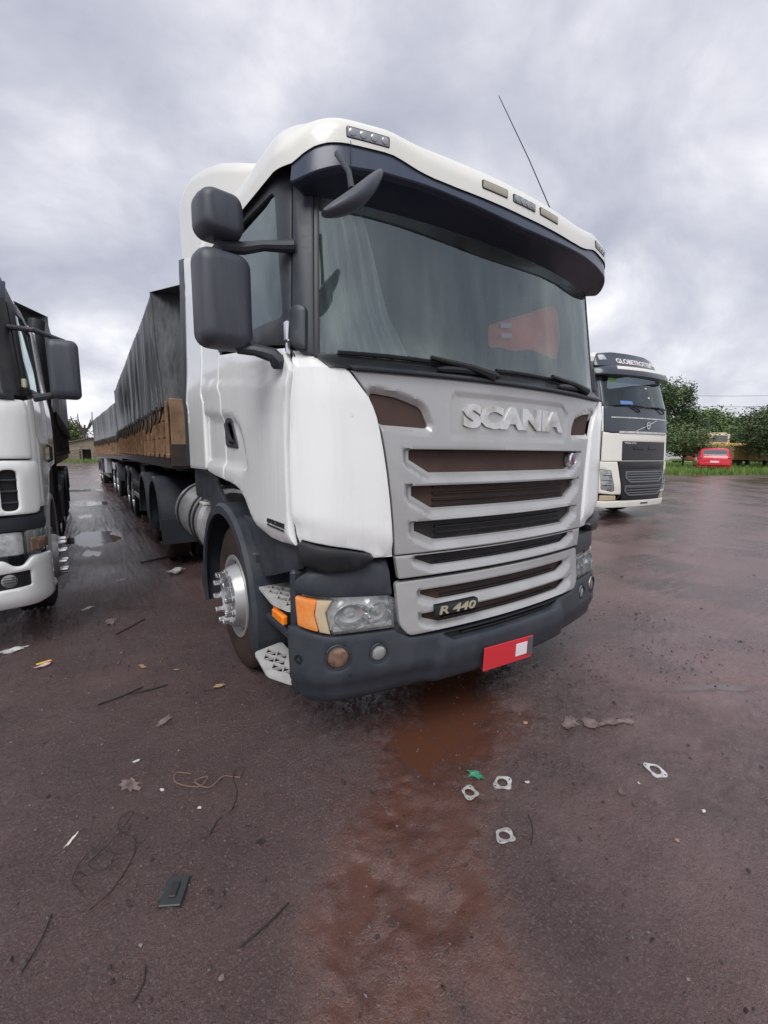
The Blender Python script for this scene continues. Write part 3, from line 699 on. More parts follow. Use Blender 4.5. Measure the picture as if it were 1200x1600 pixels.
# doors, sleeper side, side fairings
DOOR = [(-1.315, 1.567), (-1.317, 1.40), (-1.316, 1.25), (-1.304, 1.16), (-1.290, 1.112), (-1.45, 1.100), (-1.60, 1.098), (-1.692, 1.108), (-1.79, 1.135), (-1.891, 1.195), (-1.98, 1.27), (-2.075, 1.318), (-2.18, 1.340), (-2.297, 1.352), (-2.43, 1.358), (-2.43, 2.195), (-1.75, 2.10), (-1.257, 2.016), (-1.293, 1.80)]
POCK = rcorner([(-2.99, 1.835), (-2.151, 1.772), (-1.988, 1.669), (-1.895, 1.45), (-1.989, 1.423), (-2.99, 1.452)], .06)
HAND = rcorner([(-2.405, 1.752), (-2.265, 1.757), (-2.135, 1.578), (-2.405, 1.590)], .045)
def side_disp(s, z):
    q = (-abs(s), z); zl = lerp(q[0], ((-2.9, 2.045), (-1.29, 1.866))); d = -.010*smooth(zl-.004, zl+.022, z)-.008*smooth(zl+.05, zl+.2, z)
    if 1.38 < z < 1.86 and q[0] < -1.85:
        k = segd(q, POCK); ins = bool(inpoly(np.array([q]), POCK)[0])
        if ins: d -= .022*smooth(0, .035, k)
    if q[0] > -1.372: th_ = radians(14)+(-q[0]-1.046)/.25; d += .25*(1-sin(th_))/sin(th_)
    if z < 1.2 and q[0] > -1.9: d -= .02*(1-smooth(1.10, 1.16, z))
    return d
FR = [(-1.243, 2.030), (-1.75, 2.116), (-2.43, 2.212), (-2.43, 2.905), (-1.80, 2.888), (-1.175, 2.815)]
WG = rcorner([(-1.285, 2.165), (-1.75, 2.205), (-2.36, 2.28), (-2.36, 2.835), (-1.80, 2.82), (-1.30, 2.755)], .04)
for sg in (-1, 1):
    mm_ = (lambda q: q) if sg < 0 else mir
    panel('door_seal', mm_([(-1.285, 1.12), (-1.335, 1.12), (-1.335, 2.0), (-1.24, 2.0)]), CP, 'black_trim', truck, -.014, .01, .08, r=0)
    panel('door_seal', mm_([(-2.41, 1.38), (-2.46, 1.38), (-2.46, 2.9), (-2.41, 2.9)]), CP, 'black_trim', truck, -.022, .01, .08, r=0)
    panel('door_seal', mm_([(-2.92, 1.42), (-2.98, 1.42), (-2.98, 2.95), (-2.92, 2.95)]), CP, 'black_trim', truck, -.022, .01, .08, r=0)
    dr = panel('door', mm_(DOOR), CP, 'white_paint', truck, .010, .03, .05, [mm_(HAND)], side_disp, .008, fine=.03)
    panel('handle_pocket', mm_([(a*1.0, b) for a, b in HAND]), CP, 'dark_plastic', dr, -.055, .01, .05, r=0)
    panel('handle_rim', mm_(rcorner([(-2.415, 1.762), (-2.258, 1.767), (-2.122, 1.566), (-2.415, 1.580)], .045)), CP, 'dark_plastic', dr, -.004, .012, .05, [mm_(rcorner([(-2.385, 1.738), (-2.275, 1.742), (-2.165, 1.593), (-2.385, 1.604)], .035))], None, .004)
    b = MB(); pts = [CP(sg*2.30, 1.745, -.02), CP(sg*2.31, 1.72, .012), CP(sg*2.26, 1.66, .016), CP(sg*2.23, 1.615, .010), CP(sg*2.22, 1.60, -.02)]
    b.tube(pts, .016, 8); b.build('handle', 'black_trim', dr)
    panel('window_frame', mm_(FR), CP, 'dark_plastic', dr, .002, .03, .06, [mm_(WG)], None, .008)
    panel('window', mm_([(a, b) for a, b in WG]), CP, 'side_glass', dr, -.012, .005, .1, r=0, solid=False)
    panel('sleeper_side', mm_([(-2.442, 1.360), (-2.442, 2.93), (-2.942, 2.985), (-2.942, 1.402), (-2.7, 1.375)]), CP, 'white_paint', truck, .008, .03, .06, disp=side_disp, r=.010, fine=.035)
    panel('side_fairing', mm_(rcorner([(-2.956, 1.405), (-2.956, 3.02), (-3.15, 3.12), (-3.54, 3.235), (-3.59, 1.40)], .03)), CP, 'white_paint', truck, .010, .03, .07, disp=lambda s, z: -.016*smooth(1.9, 2.3, z), r=.014)
    panel('fairing_edge', mm_([(-3.598, 1.40), (-3.548, 3.24), (-3.77, 3.30), (-3.84, 1.43)]), CP, 'dark_plastic', truck, -.006, .012, .1, r=.004)
    panel('pillar', mm_([(-1.072, 2.83), (-1.131, 1.985), (-1.18, 1.985), (-1.238, 2.022), (-1.20, 2.45), (-1.170, 2.83)]), CP, 'dark_plastic', truck, .008, .03, .05, r=.010)
    panel('glass_seal', mm_([(-1.052, 2.80), (-1.108, 1.975), (-1.134, 1.975), (-1.074, 2.80)]), CP, 'black_trim', truck, .004, .02, .05, r=.002)
    panel('pillar_cover', mm_(rcorner([(-1.145, 2.19), (-1.16, 2.0), (-1.232, 2.024), (-1.226, 2.185), (-1.19, 2.21)], .02)), CP, 'dark_plastic', truck, .035, .04, .05, r=.018)
    b = MB(); q = CP(sg*1.245, 2.09, .02); b.box(q, (.02, .035, .09), .006); b.box((q[0], q[1]-.005, q[2]-.075), (.02, .02, .05), .004); b.build('hinge', 'chrome', truck)
# windscreen, cowl, wipers
panel('windscreen', [(-1.112, 1.975), (1.112, 1.975), (1.055, 2.80), (-1.055, 2.80)], CP, 'windscreen_glass', truck, .0, .005, .08, r=0, solid=False)
panel('cowl', [(-1.10, 1.918), (1.10, 1.918), (1.128, 1.988), (-1.128, 1.988)], CP, 'black_trim', truck, .018, .05, .05, r=.012, fine=.025)
panel('cowl_lip', [(-.99, 1.913), (.99, 1.913), (1.02, 1.935), (-1.02, 1.935)], CP, 'dark_plastic', truck, .03, .03, .05, r=.008)
for a, b_, c in (((-1.03, 1.995), (-.10, 1.975), (-.22, 1.945)), ((-.12, 1.995), (.84, 1.985), (.72, 1.95))):
    q = MB(); n = 14
    q.tube([CP(a[0]+(b_[0]-a[0])*i/n, a[1]+(b_[1]-a[1])*i/n+.012*sin(pi*i/n), .020) for i in range(n+1)], .010, 6); wp = q.build('wiper', 'black_trim', truck)
    q = MB(); q.tube([CP(c[0], c[1]-.02, .02), CP(c[0], c[1], .06), CP(c[0]-.12, c[1]+.035, .065), CP((a[0]+b_[0])/2, 2.01, .045)], [.02, .026, .018, .012], 8); q.build('wiper_arm', 'black_trim', wp)
    q = MB(); q.tube([CP(c[0]-.33+.4*i/8, 1.952+.01*sin(pi*i/8), .04) for i in range(9)], [.01]+[.018]*7+[.01], 8); q.build('wiper_cover', 'black_trim', wp)
# cab interior behind the glass
it = MB(); it.box((0, 1.98, 2.2), (2.2, .04, 1.6)); it.box((0, 1.1, 1.45), (2.2, 1.8, .04)); it.box((0, 1.15, 2.90), (2.0, 1.4, .03)); [it.box((sx*1.10, 1.74, 2.2), (.03, .56, 1.6)) for sx in (-1, 1)]; [it.box((sx*1.06, 1.12, 2.86), (.05, 1.2, .12)) for sx in (-1, 1)]; it.build('cabin_lining', 'interior_dark', truck, False)
it = MB(); it.loft([[(x, .30, 1.5), (x, .24, 1.93), (x, .34, 2.01), (x, .62, 2.02), (x, .78, 1.86), (x, .80, 1.5)] for x in (-1.05, -.4, .1, 1.05)], True, True); it.build('dashboard', 'interior_dark', truck)
for x in (-.58, .58):
    it = MB(); it.box((x, 1.25, 1.72), (.5, .5, .16), .05); it.box((x, 1.50, 2.12), (.48, .14, .70), .06, TR(x, 1.5, 2.1) @ RX(-8) @ TR(-x, -1.5, -2.1)); it.box((x, 1.54, 2.55), (.26, .10, .20), .04); it.build('seat', 'interior_grey', truck)
it = MB(); it.tube([(.58+.22*cos(2*pi*i/24), .72-.08*sin(2*pi*i/24), 2.0+.18*sin(2*pi*i/24)) for i in range(25)], .016, 6); it.tube([(.58, .72, 2.0), (.58, .6, 1.8)], .03, 6); it.build('steering_wheel', 'interior_dark', truck)
cv = []; nU, nV = 60, 14                                    # gathered curtain behind the left of the windscreen
for j in range(nV+1):
    v_ = j/nV; z = 2.01+.76*v_
    for i in range(nU+1):
        u = i/nU; wdt = lerp(v_, ((0, .47), (.3, .36), (.75, .30), (1, .26)))
        s = -1.125+(wdt+.045)*u; cv.append(CP(s, z, -.07-.035*u+.022*sin(u*34+2*v_)*(.5+u*.5)+.012*sin(u*71+1.3)))
mesh_obj('curtain', cv, [(j*(nU+1)+i, j*(nU+1)+i+1, (j+1)*(nU+1)+i+1, (j+1)*(nU+1)+i) for j in range(nV) for i in range(nU)], 'curtain', truck)
rp = panel('red_inner_panel', rcorner([(-.11, 2.249), (.545, 2.49), (.62, 2.46), (.625, 2.282), (.555, 2.141), (.40, 2.155), (.24, 2.165), (.10, 2.135), (-.02, 2.142), (-.117, 2.122)], .03), CP, 'red_panel', truck, -.022, .006, .06, r=.003, disp=lambda s, z: .005*sin(s*9+z*5)-.006*smooth(.0, .02, z-2.20-.02*s))  # stand-in panel just behind the glass for the red shape in the windscreen
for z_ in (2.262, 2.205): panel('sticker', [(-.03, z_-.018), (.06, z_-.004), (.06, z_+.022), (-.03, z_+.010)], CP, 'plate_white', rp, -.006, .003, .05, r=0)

# sun visor, roof, roof fairing
VT = [(-1.25, 2.793), (-1.20, 2.822), (-1.149, 2.842), (-1.08, 2.856), (-1.013, 2.862), (-.811, 2.866), (-.77, 2.860), (-.73, 2.848), (-.66, 2.830), (-.594, 2.820), (-.45, 2.812), (0, 2.806)]
VL = [(-1.25, 2.700), (-1.219, 2.700), (-1.151, 2.718), (-1.039, 2.746), (-.849, 2.759), (-.623, 2.756), (-.40, 2.742), (-.158, 2.728), (0, 2.724)]
vt = lambda s: lerp(-abs(s), VT); vl = lambda s: lerp(-abs(s), VL)
rg = []; ns = 80
for i in range(ns+1):
    s = -1.26+2.52*i/ns; a, c = vt(s), vl(s)
    rg.append([VP(s, 2.685, -.165), VP(s, c-.002, -.016), VP(s, c, -.004), VP(s, c+.006, .001), VP(s, a-.020, -.010), VP(s, a-.006, -.014), VP(s, a, -.02), VP(s, a, -.165)])
b = MB(); b.loft(rg, True, True); vz = b.build('sun_visor', 'visor_plastic', truck, angle=40)
rg = [[VP(-1.235+2.47*i/ns, 2.679, -.160), VP(-1.235+2.47*i/ns, vl(-1.235+2.47*i/ns)-.009, -.030), VP(-1.235+2.47*i/ns, vl(-1.235+2.47*i/ns)-.003, -.030), VP(-1.235+2.47*i/ns, 2.687, -.160)] for i in range(ns+1)]
b = MB(); b.loft(rg, True, True); b.build('visor_underside', 'visor_dark', vz, angle=50)  # separate sheet below the visor, darker and glossier than its front band
for s_ in (-.99, .99):
    b = MB(); b.add([VP(s_-.0015, 2.74, .003), VP(s_+.0015, 2.74, .003), VP(s_+.0015, vt(s_)-.012, .0055), VP(s_-.0015, vt(s_)-.012, .0055)], [(0, 1, 2, 3)]); b.build('visor_seam', 'black_trim', truck, False)
ROOF = Surf(lambda z: lerp(z, ((0, 1.212), (.05, 1.212), (.09, 1.198), (.14, 1.17), (.22, 1.12), (.30, 1.06), (.36, .99), (.40, .92), (.44, .8))), lambda z: .30,
            lambda z: lerp(z, ((0, .052), (.05, .056), (.085, .068), (.12, .10), (.17, .18), (.24, .36), (.32, .62), (.40, .95), (.44, 1.2))), 15.)
LEV = [-.02, 0, .03, .05, .07, .09, .115, .14, .18, .22, .27, .32, .36, .40, .42, .44]
rings = []
for lev in LEV:
    L_ = max(lev, 0.); w_, R_, t_, x1, Rb, s1, y1, cx, cy, s2 = ROOF.par(L_); yr = 2.06; send = s2+max(yr-ROOF.yc(L_)-cy, .02)
    ss = [s1*i/24 for i in range(24)]+[s1+(s2-s1)*i/14 for i in range(14)]+[s2+(send-s2)*i/14 for i in range(15)]
    ring = []
    for sg in (-1, 1):
        seq = ss[::-1] if sg < 0 else ss[1:]
        for s in seq:
            p = ROOF.P(sg*s, L_); fz = smooth(.22, .5, p[1]) if abs(p[0]) > .9 else 0.
            z0 = vt(s)*(1-fz)+(2.80+.082*(p[1]-.3))*fz if s < s2 else (2.80+.082*(p[1]-.3))
            if s < s2: z0 = max(z0, 2.79)
            zt = z0 if L_ < .05 else z0*(1-smooth(.05, .2, L_))+(2.83+.075*max(p[1]-.3, 0))*smooth(.05, .2, L_)
            ring.append((p[0], p[1], zt+lev))
    rings.append(ring)
b = MB(); n = len(rings[0]); b.loft(rings, False, False); b.f.append(tuple(range((len(rings)-1)*n, len(rings)*n))); b.mi.append(0)
b.build('roof', 'roof_paint', truck, angle=60)
def roof_lamp(s0, s1, z0, z1, kind):
    o = panel('roof_lamp', rcorner([(s0, z0), (s1, z0), (s1, z1), (s0, z1)], .008), VP, 'black_trim', truck, -.001, .02, .05, r=.002)
    i_ = panel('lens', rcorner([(s0+.005, z0+.004), (s1-.005, z0+.004), (s1-.005, z1-.004), (s0+.005, z1-.004)], .005), VP, 'roof_lamp_led' if kind == 'led' else 'roof_lamp_tan', o, .0015, .008, .05, r=.002)
    if kind == 'led':
        for k in range(4):
            s_ = s0+(s1-s0)*(k+.5)/4; q = MB(); q.lathe([(.015, .0), (.015, .003), (.008, .006), (.0005, .006)], 12, VIS.frame(s_, (z0+z1)/2, .0015)); q.build('led', 'lamp_glass_fog', o)
for s0, s1, z0, z1, k in ((-1.007, -.811, 2.864, 2.910, 'led'), (-.305, -.13, 2.832, 2.872, 'tan'), (-.09, .09, 2.83, 2.870, 'led'), (.13, .305, 2.832, 2.872, 'tan'), (.811, 1.007, 2.864, 2.910, 'led')):
    roof_lamp(s0, s1, z0, z1, k)
rg = []
for y, w_, zb, zt, rr_ in ((.78, .85, 2.95, 3.05, .05), (.95, .98, 2.95, 3.13, .07), (1.2, 1.07, 2.96, 3.26, .08), (1.46, 1.115, 2.97, 3.38, .09), (1.8, 1.135, 3.00, 3.54, .10), (2.2, 1.145, 3.06, 3.70, .11), (2.53, 1.15, 3.12, 3.80, .11), (2.78, 1.15, 3.16, 3.83, .11), (2.92, 1.15, 3.18, 3.82, .11), (3.0, 1.145, 3.2, 3.79, .10), (3.04, 1.12, 3.2, 3.74, .08)):
    n = 8; pts = [(-w_, y, zb)]
    for i in range(n+1): a = pi-pi/2*i/n; pts.append((-w_+rr_+rr_*cos(a), y, zt-rr_+rr_*sin(a)))
    for i in range(n+1): a = pi/2-pi/2*i/n; pts.append((w_-rr_+rr_*cos(a), y, zt-rr_+rr_*sin(a)))
    pts.append((w_, y, zb)); rg.append(pts)
b = MB(); b.loft(rg, True, True); b.build('roof_fairing', 'roof_paint', truck, angle=50)
for sg in (-1, 1):
    b = MB(); b.tube([(sg*1.118, 1.50, 3.13), (sg*1.135, 1.75, 3.24), (sg*1.143, 1.95, 3.33)], [.006, .022, .006], 6); b.build('fairing_slit', 'black_trim', truck)
b = MB(); b.tube([(.655, .36, 3.06), (.62, .36, 3.14), (.40, .37, 3.36), (.20, .375, 3.53), (.125, .38, 3.60)], [.012, .0035, .003, .0025, .002], 6); b.build('antenna', 'black_trim', truck)

# mirrors
def mirror_head(parent, name, T, w, h, d, r):
    b = MB(); rg = []
    for k, (f, y) in enumerate(((.55, 1.0), (.80, .93), (.93, .78), (1, .5), (1, .12), (.965, 0))):
        rg.append([(x, y_*1.0, d*y) for x, y_ in rr(w*f, h*(f*.6+.4), r*f, 5)])
    b.loft(rg[::-1], True, True, T); o = b.build(name, 'mirror_plastic', parent, angle=45)
    q = MB(); q.add([(x, y_, -.002) for x, y_ in rr(w*.9, h*.92, r*.9, 5)], [tuple(range(24))[::-1]], T); q.build('mirror_glass', 'window_film', o, False)
    return o
for sg in (-1, 1):
    if sg > 0:                                                  # the far pair is folded back along the door
        mirror_head(truck, 'mirror', TR(1.30, .70, 2.20) @ RZ(80) @ AX_NY, .235, .40, .10, .055)
        mirror_head(truck, 'wide_mirror', TR(1.30, .70, 2.535) @ RZ(80) @ AX_NY, .19, .175, .10, .05)
        b = MB(); b.tube([(1.16, .40, 2.46), (1.22, .50, 2.45), (1.30, .66, 2.43)], .024, 10); b.build('mirror_arm', 'dark_plastic', truck); continue
    T = TR(sg*1.457, .53, 2.20) @ RZ(sg*-6) @ AX_NY
    mirror_head(truck, 'mirror', T, .235, .40, .13, .055)
    mirror_head(truck, 'wide_mirror', TR(sg*1.465, .53, 2.535) @ RZ(sg*-6) @ AX_NY, .19, .175, .14, .05)
    b = MB(); b.tube([(sg*1.45, .48, 2.425), (sg*1.36, .46, 2.435), (sg*1.28, .43, 2.455), (sg*1.20, .40, 2.462), (sg*1.155, .385, 2.468)], [.028, .026, .022, .026, .03], 10)
    b.tube([(sg*1.44, .49, 2.38), (sg*1.45, .49, 2.46)], .03, 10); b.build('mirror_arm', 'dark_plastic', truck)
    b = MB(); b.tube([(sg*1.40, .47, 2.005), (sg*1.33, .44, 2.005), (sg*1.26, .40, 1.985), (sg*1.235, .395, 1.955), (sg*1.23, .40, 1.93)], [.02, .026, .034, .04, .03], 10); b.build('mirror_arm', 'dark_plastic', truck)
A_p, B_p = Vector((-1.225, -.06, 2.40)), Vector((-.985, -.06, 2.615)); ax = (B_p-A_p).normalized(); nn = Vector((0, -1, 0)); ww = ax.cross(nn)
rg = []
for k in range(13):
    u = k/12; c = A_p+(B_p-A_p)*u; a = .034*sin(pi*min(u*.9+.05, 1))**.55; d = .12*sin(pi*min(max(u*.94+.03, 0), 1))**.5
    rg.append([tuple(c+ww*(a*cos(2*pi*i/14)+.02*sin(pi*u))+nn*(d*.5*sin(2*pi*i/14))) for i in range(14)])
b = MB(); b.loft(rg, True, True); fm = b.build('front_mirror', 'mirror_plastic', truck, angle=60)
b = MB(); b.tube([(-1.105, -.05, 2.525), (-1.10, -.02, 2.60), (-1.09, .09, 2.72)], [.012, .010, .012], 8); b.build('mirror_arm', 'dark_plastic', fm)

# running gear
for sg in (-1, 1):
    out = AX_NX if sg < 0 else AX_X
    wheel(truck, TR(sg*1.02, 1.51, .52) @ out, .52, .31, 'steer')
    guard(truck, 1.52, .52, .675, sg*1.255, sg*.72, -18, 192, 'dark_plastic', .025, .075, 'wheel_arch')
    arc = [(1.52+.66*cos(radians(a)), .52+.66*sin(radians(a))) for a in range(28, 156, 8)]
    sk = [(2.16, .84), (2.16, 1.14), (2.74, 1.14), (2.74, 1.41), (2.3, 1.375), (2.0, 1.34), (1.82, 1.23), (1.65, 1.15), (1.4, 1.14), (.60, 1.14), (.38, 1.15), (.36, .98), (.86, .82)]
    panel('side_skirt', arc[::-1][::-1]+sk[::-1] if False else sk+arc[::-1], (lambda u, v, w, sg=sg: (sg*(1.175+w), u, v)), 'dark_plastic', truck, .0, .03, .06, r=.006, disp=lambda u, v: .012*smooth(.98, 1.0, v)-.012*smooth(1.02, 1.04, v))
    st = MB(); st.box((sg*.98, .64, .72), (.08, .66, .80), .02); st.box((sg*1.10, .40, .64), (.20, .05, .66), .015); st.box((sg*1.10, .70, .58), (.16, .60, .05), .015); st.box((sg*1.12, .98, .60), (.18, .05, .70), .015); st.build('step_well', 'dark_plastic', truck)
    step_plate(truck, [(sg*1.19, 1.03), (sg*1.01, 1.03), (sg*1.01, .84), (sg*1.07, .44), (sg*1.20, .43), (sg*1.232, .59)][::sg], .755)
    step_plate(truck, [(sg*1.275, .79), (sg*1.09, .84), (sg*1.10, .60), (sg*1.14, .36), (sg*1.225, .35), (sg*1.30, .50)][::sg], .405)
    b = MB(); b.box((sg*1.205, .55, .685), (.035, .16, .055), .01); b.box((sg*1.20, .60, .715), (.03, .05, .05), .008); b.build('side_marker', 'orange_lamp', truck)
    for y_ in (5.30, 6.72):
        wheel(truck, TR(sg*.99, y_, .52) @ out, .52, .28, 'drive', nuts=0); wheel(truck, TR(sg*.66, y_, .52) @ out, .52, .26, 'drive', nuts=0)
        guard(truck, y_, .56, .64, sg*1.26, sg*.52, -8, 184, 'mud_guard', .02, .07)
        b = MB(); b.box((sg*.88, y_-.66, .50), (.74, .02, .34), .006); b.build('mud_flap', 'mud_guard', truck)
    b = MB(); b.box((sg*.42, 4.2, .92), (.09, 6.4, .28), .01); b.build('chassis_rail', 'chassis_black', truck)
    tk = MB(); Ty = TR(sg*.86, 2.62, .86) @ Matrix(((1, 0, 0, 0), (0, 0, 1, 0), (0, 1, 0, 0), (0, 0, 0, 1)))
    tk.lathe([(.0005, 0), (.20, .005), (.30, .03), (.33, .07), (.33, 1.28), (.30, 1.32), (.20, 1.345), (.0005, 1.35)], 40, Ty); fuel = tk.build('fuel_tank', 'alu', truck)
    for y_ in (.22, .40, 1.08):
        q = MB(); q.lathe([(.334, y_-.03), (.342, y_-.03), (.342, y_+.03), (.334, y_+.03)], 40, Ty, caps=False); q.build('tank_strap', 'black_trim', fuel)
b = MB(); b.box((-.80, 2.36, .80), (.5, .24, .55), .03); b.build('battery_box', 'dark_plastic', truck)
b = MB(); b.box((-1.10, 2.40, 1.10), (.20, .16, .03), .008); b.build('box_step', 'step_alu', truck)
b = MB(); b.tube([(-.60, 2.7, .36), (-.95, 2.62, .34), (-1.17, 2.60, .33)], [.05, .055, .06], 12); b.build('exhaust_pipe', 'dark_steel', truck)
for y_, w_, d_ in ((1.51, 1.7, .14), (5.3, 1.2, .2), (6.72, 1.2, .2)):
    b = MB(); b.box((0, y_, .51), (w_, d_, d_), .03); b.build('axle_beam', 'chassis_black', truck)
b = MB(); b.box((0, 1.2, .85), (1.1, 1.7, .35), .04); b.build('engine', 'chassis_black', truck)
b = MB(); b.box((0, 1.2, 1.22), (1.9, 1.6, .42), .03); b.build('engine_bay', 'chassis_black', truck)
b = MB(); b.box((0, 2.05, 2.3), (2.3, .06, 1.6), .02); b.build('cab_back_wall', 'white_paint', truck)
b = MB(); b.lathe([(.0005, 0), (.48, 0), (.5, -.03), (.5, -.08)], 28, TR(0, 5.9, 1.20)); b.box((0, 5.9, 1.09), (.9, .5, .08), .01); b.build('fifth_wheel', 'dark_steel', truck)
# ---------------------------------------------------------------- tarpaulin trailers
def trailer(name, label, loc, rz, L, ztop, zfloor=1.43, zboard=2.10, axles=(), boxes=True, group=None, color=True, seed=1, sag=.2, lod=1.0):
    root = thing(name, label, 'trailer', loc, rz, group); W = 1.28; rs = random.Random(seed)
    board, post = ('orange_board', 'orange_post') if color else ('dark_steel', 'chassis_black')
    # tarpaulin: one sheet pulled over the load, folds hanging down the sides
    n_l = int(L/.035*lod); sec = []
    zt = lambda y: ztop-sag*y/L+.008*sin(y*1.7+seed)
    prof = [('L', k/10) for k in range(11)]+[('T', k/10) for k in range(1, 10)]+[('R', 1-k/10) for k in range(11)]
    ys = np.linspace(0, L, n_l); f1 = (fbm(ys, ys*0+seed, 5.5, 3, seed)-.5)*.13+(fbm(ys, ys*0+3, 14, 2, seed+5)-.5)*.06; f2 = (fbm(ys, ys*0+9, 5.5, 3, seed+9)-.5)*.11
    sl = .55*(fbm(ys, ys*0, .8, 2, seed+2)-.5); v = []; low = zboard-.05
    for i, y in enumerate(ys):
        for sd, u in prof:
            if sd == 'T': x = -W+2*W*u; z = zt(y)+.10*(1-(2*u-1)**2)+f1[i]*.06; v.append((x, y+.04, z)); continue
            z = low+(zt(y)-low)*u+(0.008*sin(y*9+seed)+.12*f1[i] if u == 0 else 0)
            j = min(max(int(i+sl[i]*(1-u)*18), 0), n_l-1); fo = (f1 if sd == 'L' else f2)[j]*(.25+.75*sin(pi*min(1, 1.15-u*.9)))
            x = W+.03+fo*(1 if u < .95 else .08); v.append(((-x if sd == 'L' else x), y+(.42*u*max(0, 1-y/1.2) if y < 1.2 else 0), z))
    m_ = len(prof); f = [(i*m_+j, i*m_+j+1, (i+1)*m_+j+1, (i+1)*m_+j) for i in range(n_l-1) for j in range(m_-1)]
    tp = mesh_obj('tarpaulin', v, f, 'tarp', root, angle=60)
    for yy, sgn in ((0.0, 1), (L, -1)):                        # end flaps
        nu, nv = 60, 10; q = []
        for j in range(nv+1):
            u = j/nv
            for i in range(nu+1):
                x = -W-.05+2*(W+.05)*i/nu; z = low+(zt(yy)+.10*(1-(2*i/nu-1)**2)-low)*u
                fo = .05*(vnoise(np.array([x*6+u]), np.array([seed*3.]), 1, 3)[0]-.5)*(1-u*.6); q.append((x, yy+sgn*(.42*u if sgn > 0 else -.02)+fo*.6+.012*sgn, z))
        mesh_obj('tarpaulin_flap', q, [(j*(nu+1)+i, j*(nu+1)+i+1, (j+1)*(nu+1)+i+1, (j+1)*(nu+1)+i) for j in range(nv) for i in range(nu)], 'tarp', tp)
    # floor, boards, posts
    b = MB(); b.box((0, L/2, zfloor-.02), (2*W-.02, L, .14), .01); b.build('floor_frame', 'dark_steel', root)
    b = MB(); b.box((0, .02, (zfloor+zboard)/2+.06), (2*W-.06, .05, zboard-zfloor-.02), .008); fb = b.build('front_board', board, root)
    b = MB(); b.box((0, -.012, zfloor+.07), (2*W-.02, .02, .26), .005); b.build('front_sill', 'dark_steel', root)
    b = MB(); b.lathe([(.07, .0), (.07, .012), (.05, .016), (.0005, .016)], 20, TR(-W+.42, -.022, zfloor+.07) @ AX_NY); b.build('king_mark', 'alu', fb)
    for k in range(2): q = MB(); q.box((-W+.62, -.015, zboard-.10-.16*k), (.22, .03, .055), .008); q.build('board_cleat', board, fb)
    b = MB(); b.box((0, L-.02, (zfloor+zboard)/2+.06), (2*W-.06, .05, zboard-zfloor-.02), .008); b.build('rear_board', board, root)
    npan = int(round(L/1.0)); dy = L/npan
    for sg in (-1, 1):
        for k in range(npan):
            y0 = k*dy+.04; h = zboard-zfloor-.06; hb = h/3
            for j in range(3):
                z = zfloor+.07+hb*(j+.5); b = MB(); b.box((sg*(W-.02), y0+dy/2-.04, z), (.035, dy-.08, hb-.012), .006); b.build('side_board', board, root)
        for k in range(npan*2+1):
            b = MB(); y = min(max(k*dy/2, .03), L-.03); b.box((sg*(W+.005), y, zfloor+.36), (.035, .055, zboard-zfloor-.02), .006)
            b.box((sg*(W+.012), y, zfloor+.06), (.04, .10, .05), .008); b.build('side_post', post, root)
            if lod > .5:
                q = MB(); y2 = y+dy*.25; a = rs.uniform(-.05, .05)
                q.tube([(sg*(W+.045), y, zboard-.02), (sg*(W+.05), y+dy*.10, zboard-.20+a), (sg*(W+.05), y2, zboard-.26+a), (sg*(W+.05), y+dy*.38, zboard-.16-a), (sg*(W+.045), y+dy*.5, zboard-.02)], .010, 5)
                q.build('lashing_rope', 'rope', root)
    b = MB(); b.box((-.5, L/2, zfloor-.24), (.12, L-.3, .32), .01); b.build('chassis_rail', 'chassis_black', root)
    b = MB(); b.box((.5, L/2, zfloor-.24), (.12, L-.3, .32), .01); b.build('chassis_rail', 'chassis_black', root)
    for y in axles:
        b = MB(); b.box((0, y, .52), (1.3, .16, .16), .04); b.build('axle_beam', 'chassis_black', root)
        for sg in (-1, 1):
            wheel(root, TR(sg*1.08, y, .51) @ (AX_NX if sg < 0 else AX_X), .51, .27, 'drive', 'rubber', nuts=0); wheel(root, TR(sg*.78, y, .51) @ (AX_NX if sg < 0 else AX_X), .51, .26, 'drive', 'rubber', nuts=0)
            guard(root, y, .56, .60, sg*1.25, sg*.6, 0, 180, 'mud_guard', .015, .05)
    return root
t1 = trailer('tarpaulin_trailer', 'near trailer with dark tarpaulin over orange side boards, coupled to the large white truck', (2.08, 5.62, 0), 0, 8.6, 3.40, axles=(6.35, 7.65), group='tarpaulin trailers of the road train', seed=2, sag=.22)
for x in (-1.05, 1.05):
    b = MB(); b.box((x, 4.0, .86), (.30, .75, .80), .02); b.build('tool_box', 'chassis_black', t1)
    b = MB(); b.box((x*1.18, 4.6, .62), (.04, 1.9, .09), .01); b.build('side_guard', 'guard_grey', t1)
    b = MB(); b.box((x*1.18, 4.6, .88), (.04, 1.9, .09), .01); b.build('side_guard', 'dark_steel', t1)
    b = MB(); b.box((x*.8, 2.9, .75), (.12, .12, 1.15), .01); b.box((x*.8, 2.9, .18), (.3, .3, .03), .005); b.build('landing_leg', 'dark_steel', t1)
t2 = trailer('tarpaulin_trailer', 'far trailer with dark tarpaulin over orange side boards, second of the road train', (2.13, 15.0, 0), radians(2.05), 12.0, 2.95, zfloor=1.36, zboard=2.03, axles=(2.4, 3.6, 9.6, 10.8), group='tarpaulin trailers of the road train', seed=5, sag=-.10, lod=.55)
for x in (-1.12, 1.12):
    b = MB(); b.box((x, 7.3, .9), (.2, 1.1, .62), .02); b.build('tool_box', 'guard_grey', t2)
    b = MB(); b.box((x*1.1, 6.6, .55), (.05, 3.2, .10), .01); b.build('side_guard', 'dark_steel', t2)
    b = MB(); b.box((x*1.12, 2.95, 1.02), (.02, .9, .22), .01); b.build('mud_panel', 'guard_grey', t2)

